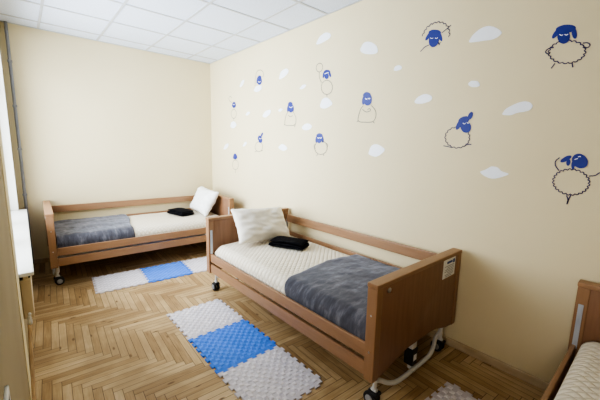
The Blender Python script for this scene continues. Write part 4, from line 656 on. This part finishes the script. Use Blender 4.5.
folded_cloth('folded black cloth lying before the off-white pillow', (2.005, 2.465, .541), math.radians(-64), .37, .21, .075)
folded_cloth('folded black cloth lying before the bright white pillow', (1.715, 4.66, .541), math.radians(-76), .37, .22, .075)

# ------------------------------------------------------------------ interlocking floor mats
S = .503
def teeth():
    n = 13; p = S / n; o = [(0, 0)]; A = .018
    for k in range(n):
        if k % 2 == 0: continue
        a, c = k * p, (k + 1) * p
        s = 1
        o += [(a + .005, 0), (a - .003, A), (c + .003, A), (c - .005, 0)]
    return o + [(S, 0)]
ED = teeth()
def foam_mat(label, loc, rz, mat, group):
    t = thing('foam_mat', label, 'mat', loc, rz, group)
    g = .0012
    out = [(a, -d + g) for a, d in ED]                                  # near edge (y=0): teeth point out
    out += [(S + d - g, a) for a, d in ED[1:]]
    far = [(S - a, S - d - g) for a, d in ED[1:]]                       # far edge: sockets for the next tile's teeth
    out += far
    out += [(d + g, S - a) for a, d in ED[1:-1]]
    b = B(); prism(b, out, 0.0003, .0095, 2); o = obj('mat_base', b, M[mat + '_base'], t)
    b = B(); n = 15; c = (S - .05) / n
    for i in range(n):
        for j in range(n):
            if (i + j) % 2: continue
            x, y = .025 + i * c, .025 + j * c; q = .0045
            lo = [b.verts.new((x + u * c, y + v * c, .0094)) for u, v in ((0, 0), (1, 0), (1, 1), (0, 1))]
            hi = [b.verts.new((x + q + u * (c - 2 * q), y + q + v * (c - 2 * q), .0130)) for u, v in ((0, 0), (1, 0), (1, 1), (0, 1))]
            b.faces.new(hi)
            for k in range(4): b.faces.new((lo[k], lo[(k + 1) % 4], hi[(k + 1) % 4], hi[k]))
    obj('grip_pattern', b, M[mat], t)
    return t
g1, g2 = 'foam mats beside the bed along the decal wall', 'foam mats beside the bed along the far wall'
for k, (mt, lb) in enumerate((('mat_white', 'white interlocking foam mat at the headboard end of its row, beside the decal wall bed'), ('mat_blue', 'blue interlocking foam mat between two white ones, beside the decal wall bed'), ('mat_white', 'white interlocking foam mat at the footboard end of its row, beside the decal wall bed'))):
    foam_mat(lb, (.88, 2.834 - S * (k + 1), 0), 0, mt, g1)
a2 = -.072
for k, (mt, lb) in enumerate((('mat_white', 'white interlocking foam mat on the window end of its row, before the far bed'), ('mat_blue', 'blue interlocking foam mat between two white ones, before the far bed'), ('mat_white', 'white interlocking foam mat at the pillow end of its row, before the far bed'))):
    ox, oy = .498 + S * k * math.cos(a2) + S * math.sin(a2), 4.213 + S * k * math.sin(a2) - S * math.cos(a2)
    foam_mat(lb, (ox, oy, 0), a2, mt, g2)
a4 = math.radians(-4)
foam_mat('lone white foam mat on the floor beyond the footboard, before the third bed', (2.03 - S * math.cos(a4) + S * math.sin(a4), .795 - S * math.sin(a4) - S * math.cos(a4), 0), a4, 'mat_white', None)

# ------------------------------------------------------------------ wall decals (coordinates in mm on the wall: along, up)
def fill(pts, name, mat, parent, lift):
    b = B(); P = [(p[0] / 1000, p[1] / 1000) for p in pts]
    t = [b.verts.new((XR - lift, *p)) for p in P]; b.faces.new(t)
    return obj(name, b, M[mat], parent)
def ribbon(b, pts, w, lift):
    P = [Vector((p[0] / 1000, p[1] / 1000)) for p in pts]
    P = [p for k, p in enumerate(P) if k == 0 or (p - P[k - 1]).length > 1e-4]
    closed = (P[0] - P[-1]).length < .004
    A, Bv = [], []
    for k, p in enumerate(P):
        q0 = P[k - 1] if k else (P[-2] if closed else P[0]); q1 = P[k + 1] if k < len(P) - 1 else (P[1] if closed else P[-1])
        d = q1 - q0; d = d.normalized() if d.length > 1e-6 else Vector((1, 0)); nn = Vector((-d.y, d.x)) * w / 2
        A.append(b.verts.new((XR - lift, *(p + nn)))); Bv.append(b.verts.new((XR - lift, *(p - nn))))
    for k in range(len(P) - 1): b.faces.new((A[k], A[k + 1], Bv[k + 1], Bv[k]))
for s in SHEEP:
    y = sum(p[0] for p in s['head']) / len(s['head']) / 1000; z = sum(p[1] for p in s['head']) / len(s['head']) / 1000
    t = thing('sheep_decal', s['label'], 'wall decal', (0, 0, 0), 0, 'sheep wall decals')
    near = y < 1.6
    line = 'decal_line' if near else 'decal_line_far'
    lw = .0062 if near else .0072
    b = B()
    for p in s['body']: ribbon(b, p, lw, .0022)
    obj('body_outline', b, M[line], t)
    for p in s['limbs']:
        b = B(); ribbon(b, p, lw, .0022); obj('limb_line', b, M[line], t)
    fill(s['head'], 'sheep_head', 'decal_blue', t, .0031)
    for k, p in enumerate(s['ears']): fill(p, 'sheep_ear', 'decal_blue', t, .0026 - .0004 * k)
    for p in s['eyes']:
        b = B(); ribbon(b, p, .0042 if near else .0065, .0042); obj('closed_eye', b, M['decal_white'], t)
for lb, pts in CLOUDS:
    tag(fill(pts, 'cloud_decal', 'decal_white', None, .003), lb, 'wall decal', 'cloud wall decals')

# ------------------------------------------------------------------ light and camera
w = bpy.data.worlds.new('world'); bpy.context.scene.world = w; w.use_nodes = True
bg = w.node_tree.nodes['Background']; bg.inputs[0].default_value = (.88, .94, 1, 1); bg.inputs[1].default_value = 2.6
def area(name, loc, rot, sx, sy, e, col):
    d = bpy.data.lights.new(name, 'AREA'); d.shape = 'RECTANGLE'; d.size = sx; d.size_y = sy; d.energy = e; d.color = col; d.spread = math.radians(138)
    o = bpy.data.objects.new(name, d); C.objects.link(o); o.location = loc; o.rotation_euler = rot; return o
area('window_daylight', (XW - .12, (WY0 + WY1) / 2, (WZ0 + WZ1) / 2), (0, -PI / 2, 0), WZ1 - WZ0 - .05, WY1 - WY0 - .05, 108, (.86, .935, 1))

area('added_hallway_fill', (XL - 1.0, -.1, 1.45), (0, -PI / 2 + .25, 0), .5, .8, 9, (1, .93, .84))  # added fill light, unseen behind the camera, brightens the near wall and third bed
cam = bpy.data.cameras.new('camera'); co = bpy.data.objects.new('camera', cam); C.objects.link(co)
cam.sensor_width = 36; cam.lens = 320.541 / 600 * 36; cam.clip_start = .02
yaw, pitch, roll = .715, -.156, .022
f = Vector((math.sin(yaw) * math.cos(pitch), math.cos(yaw) * math.cos(pitch), math.sin(pitch))); r = Vector((math.cos(yaw), -math.sin(yaw), 0)); u = r.cross(f)
r2 = math.cos(roll) * r + math.sin(roll) * u; u2 = -math.sin(roll) * r + math.cos(roll) * u
m = Matrix((r2, u2, -f)).transposed().to_4x4(); m.translation = (0, 0, 1.518); co.matrix_world = m
bpy.context.scene.camera = co
vs = bpy.context.scene.view_settings; vs.view_transform = 'AgX'; vs.look = 'AgX - High Contrast'; vs.exposure = .45
cy = bpy.context.scene.cycles
cy.max_bounces = 12; cy.diffuse_bounces = 8; cy.use_denoising = True; cy.sample_clamp_indirect = 6
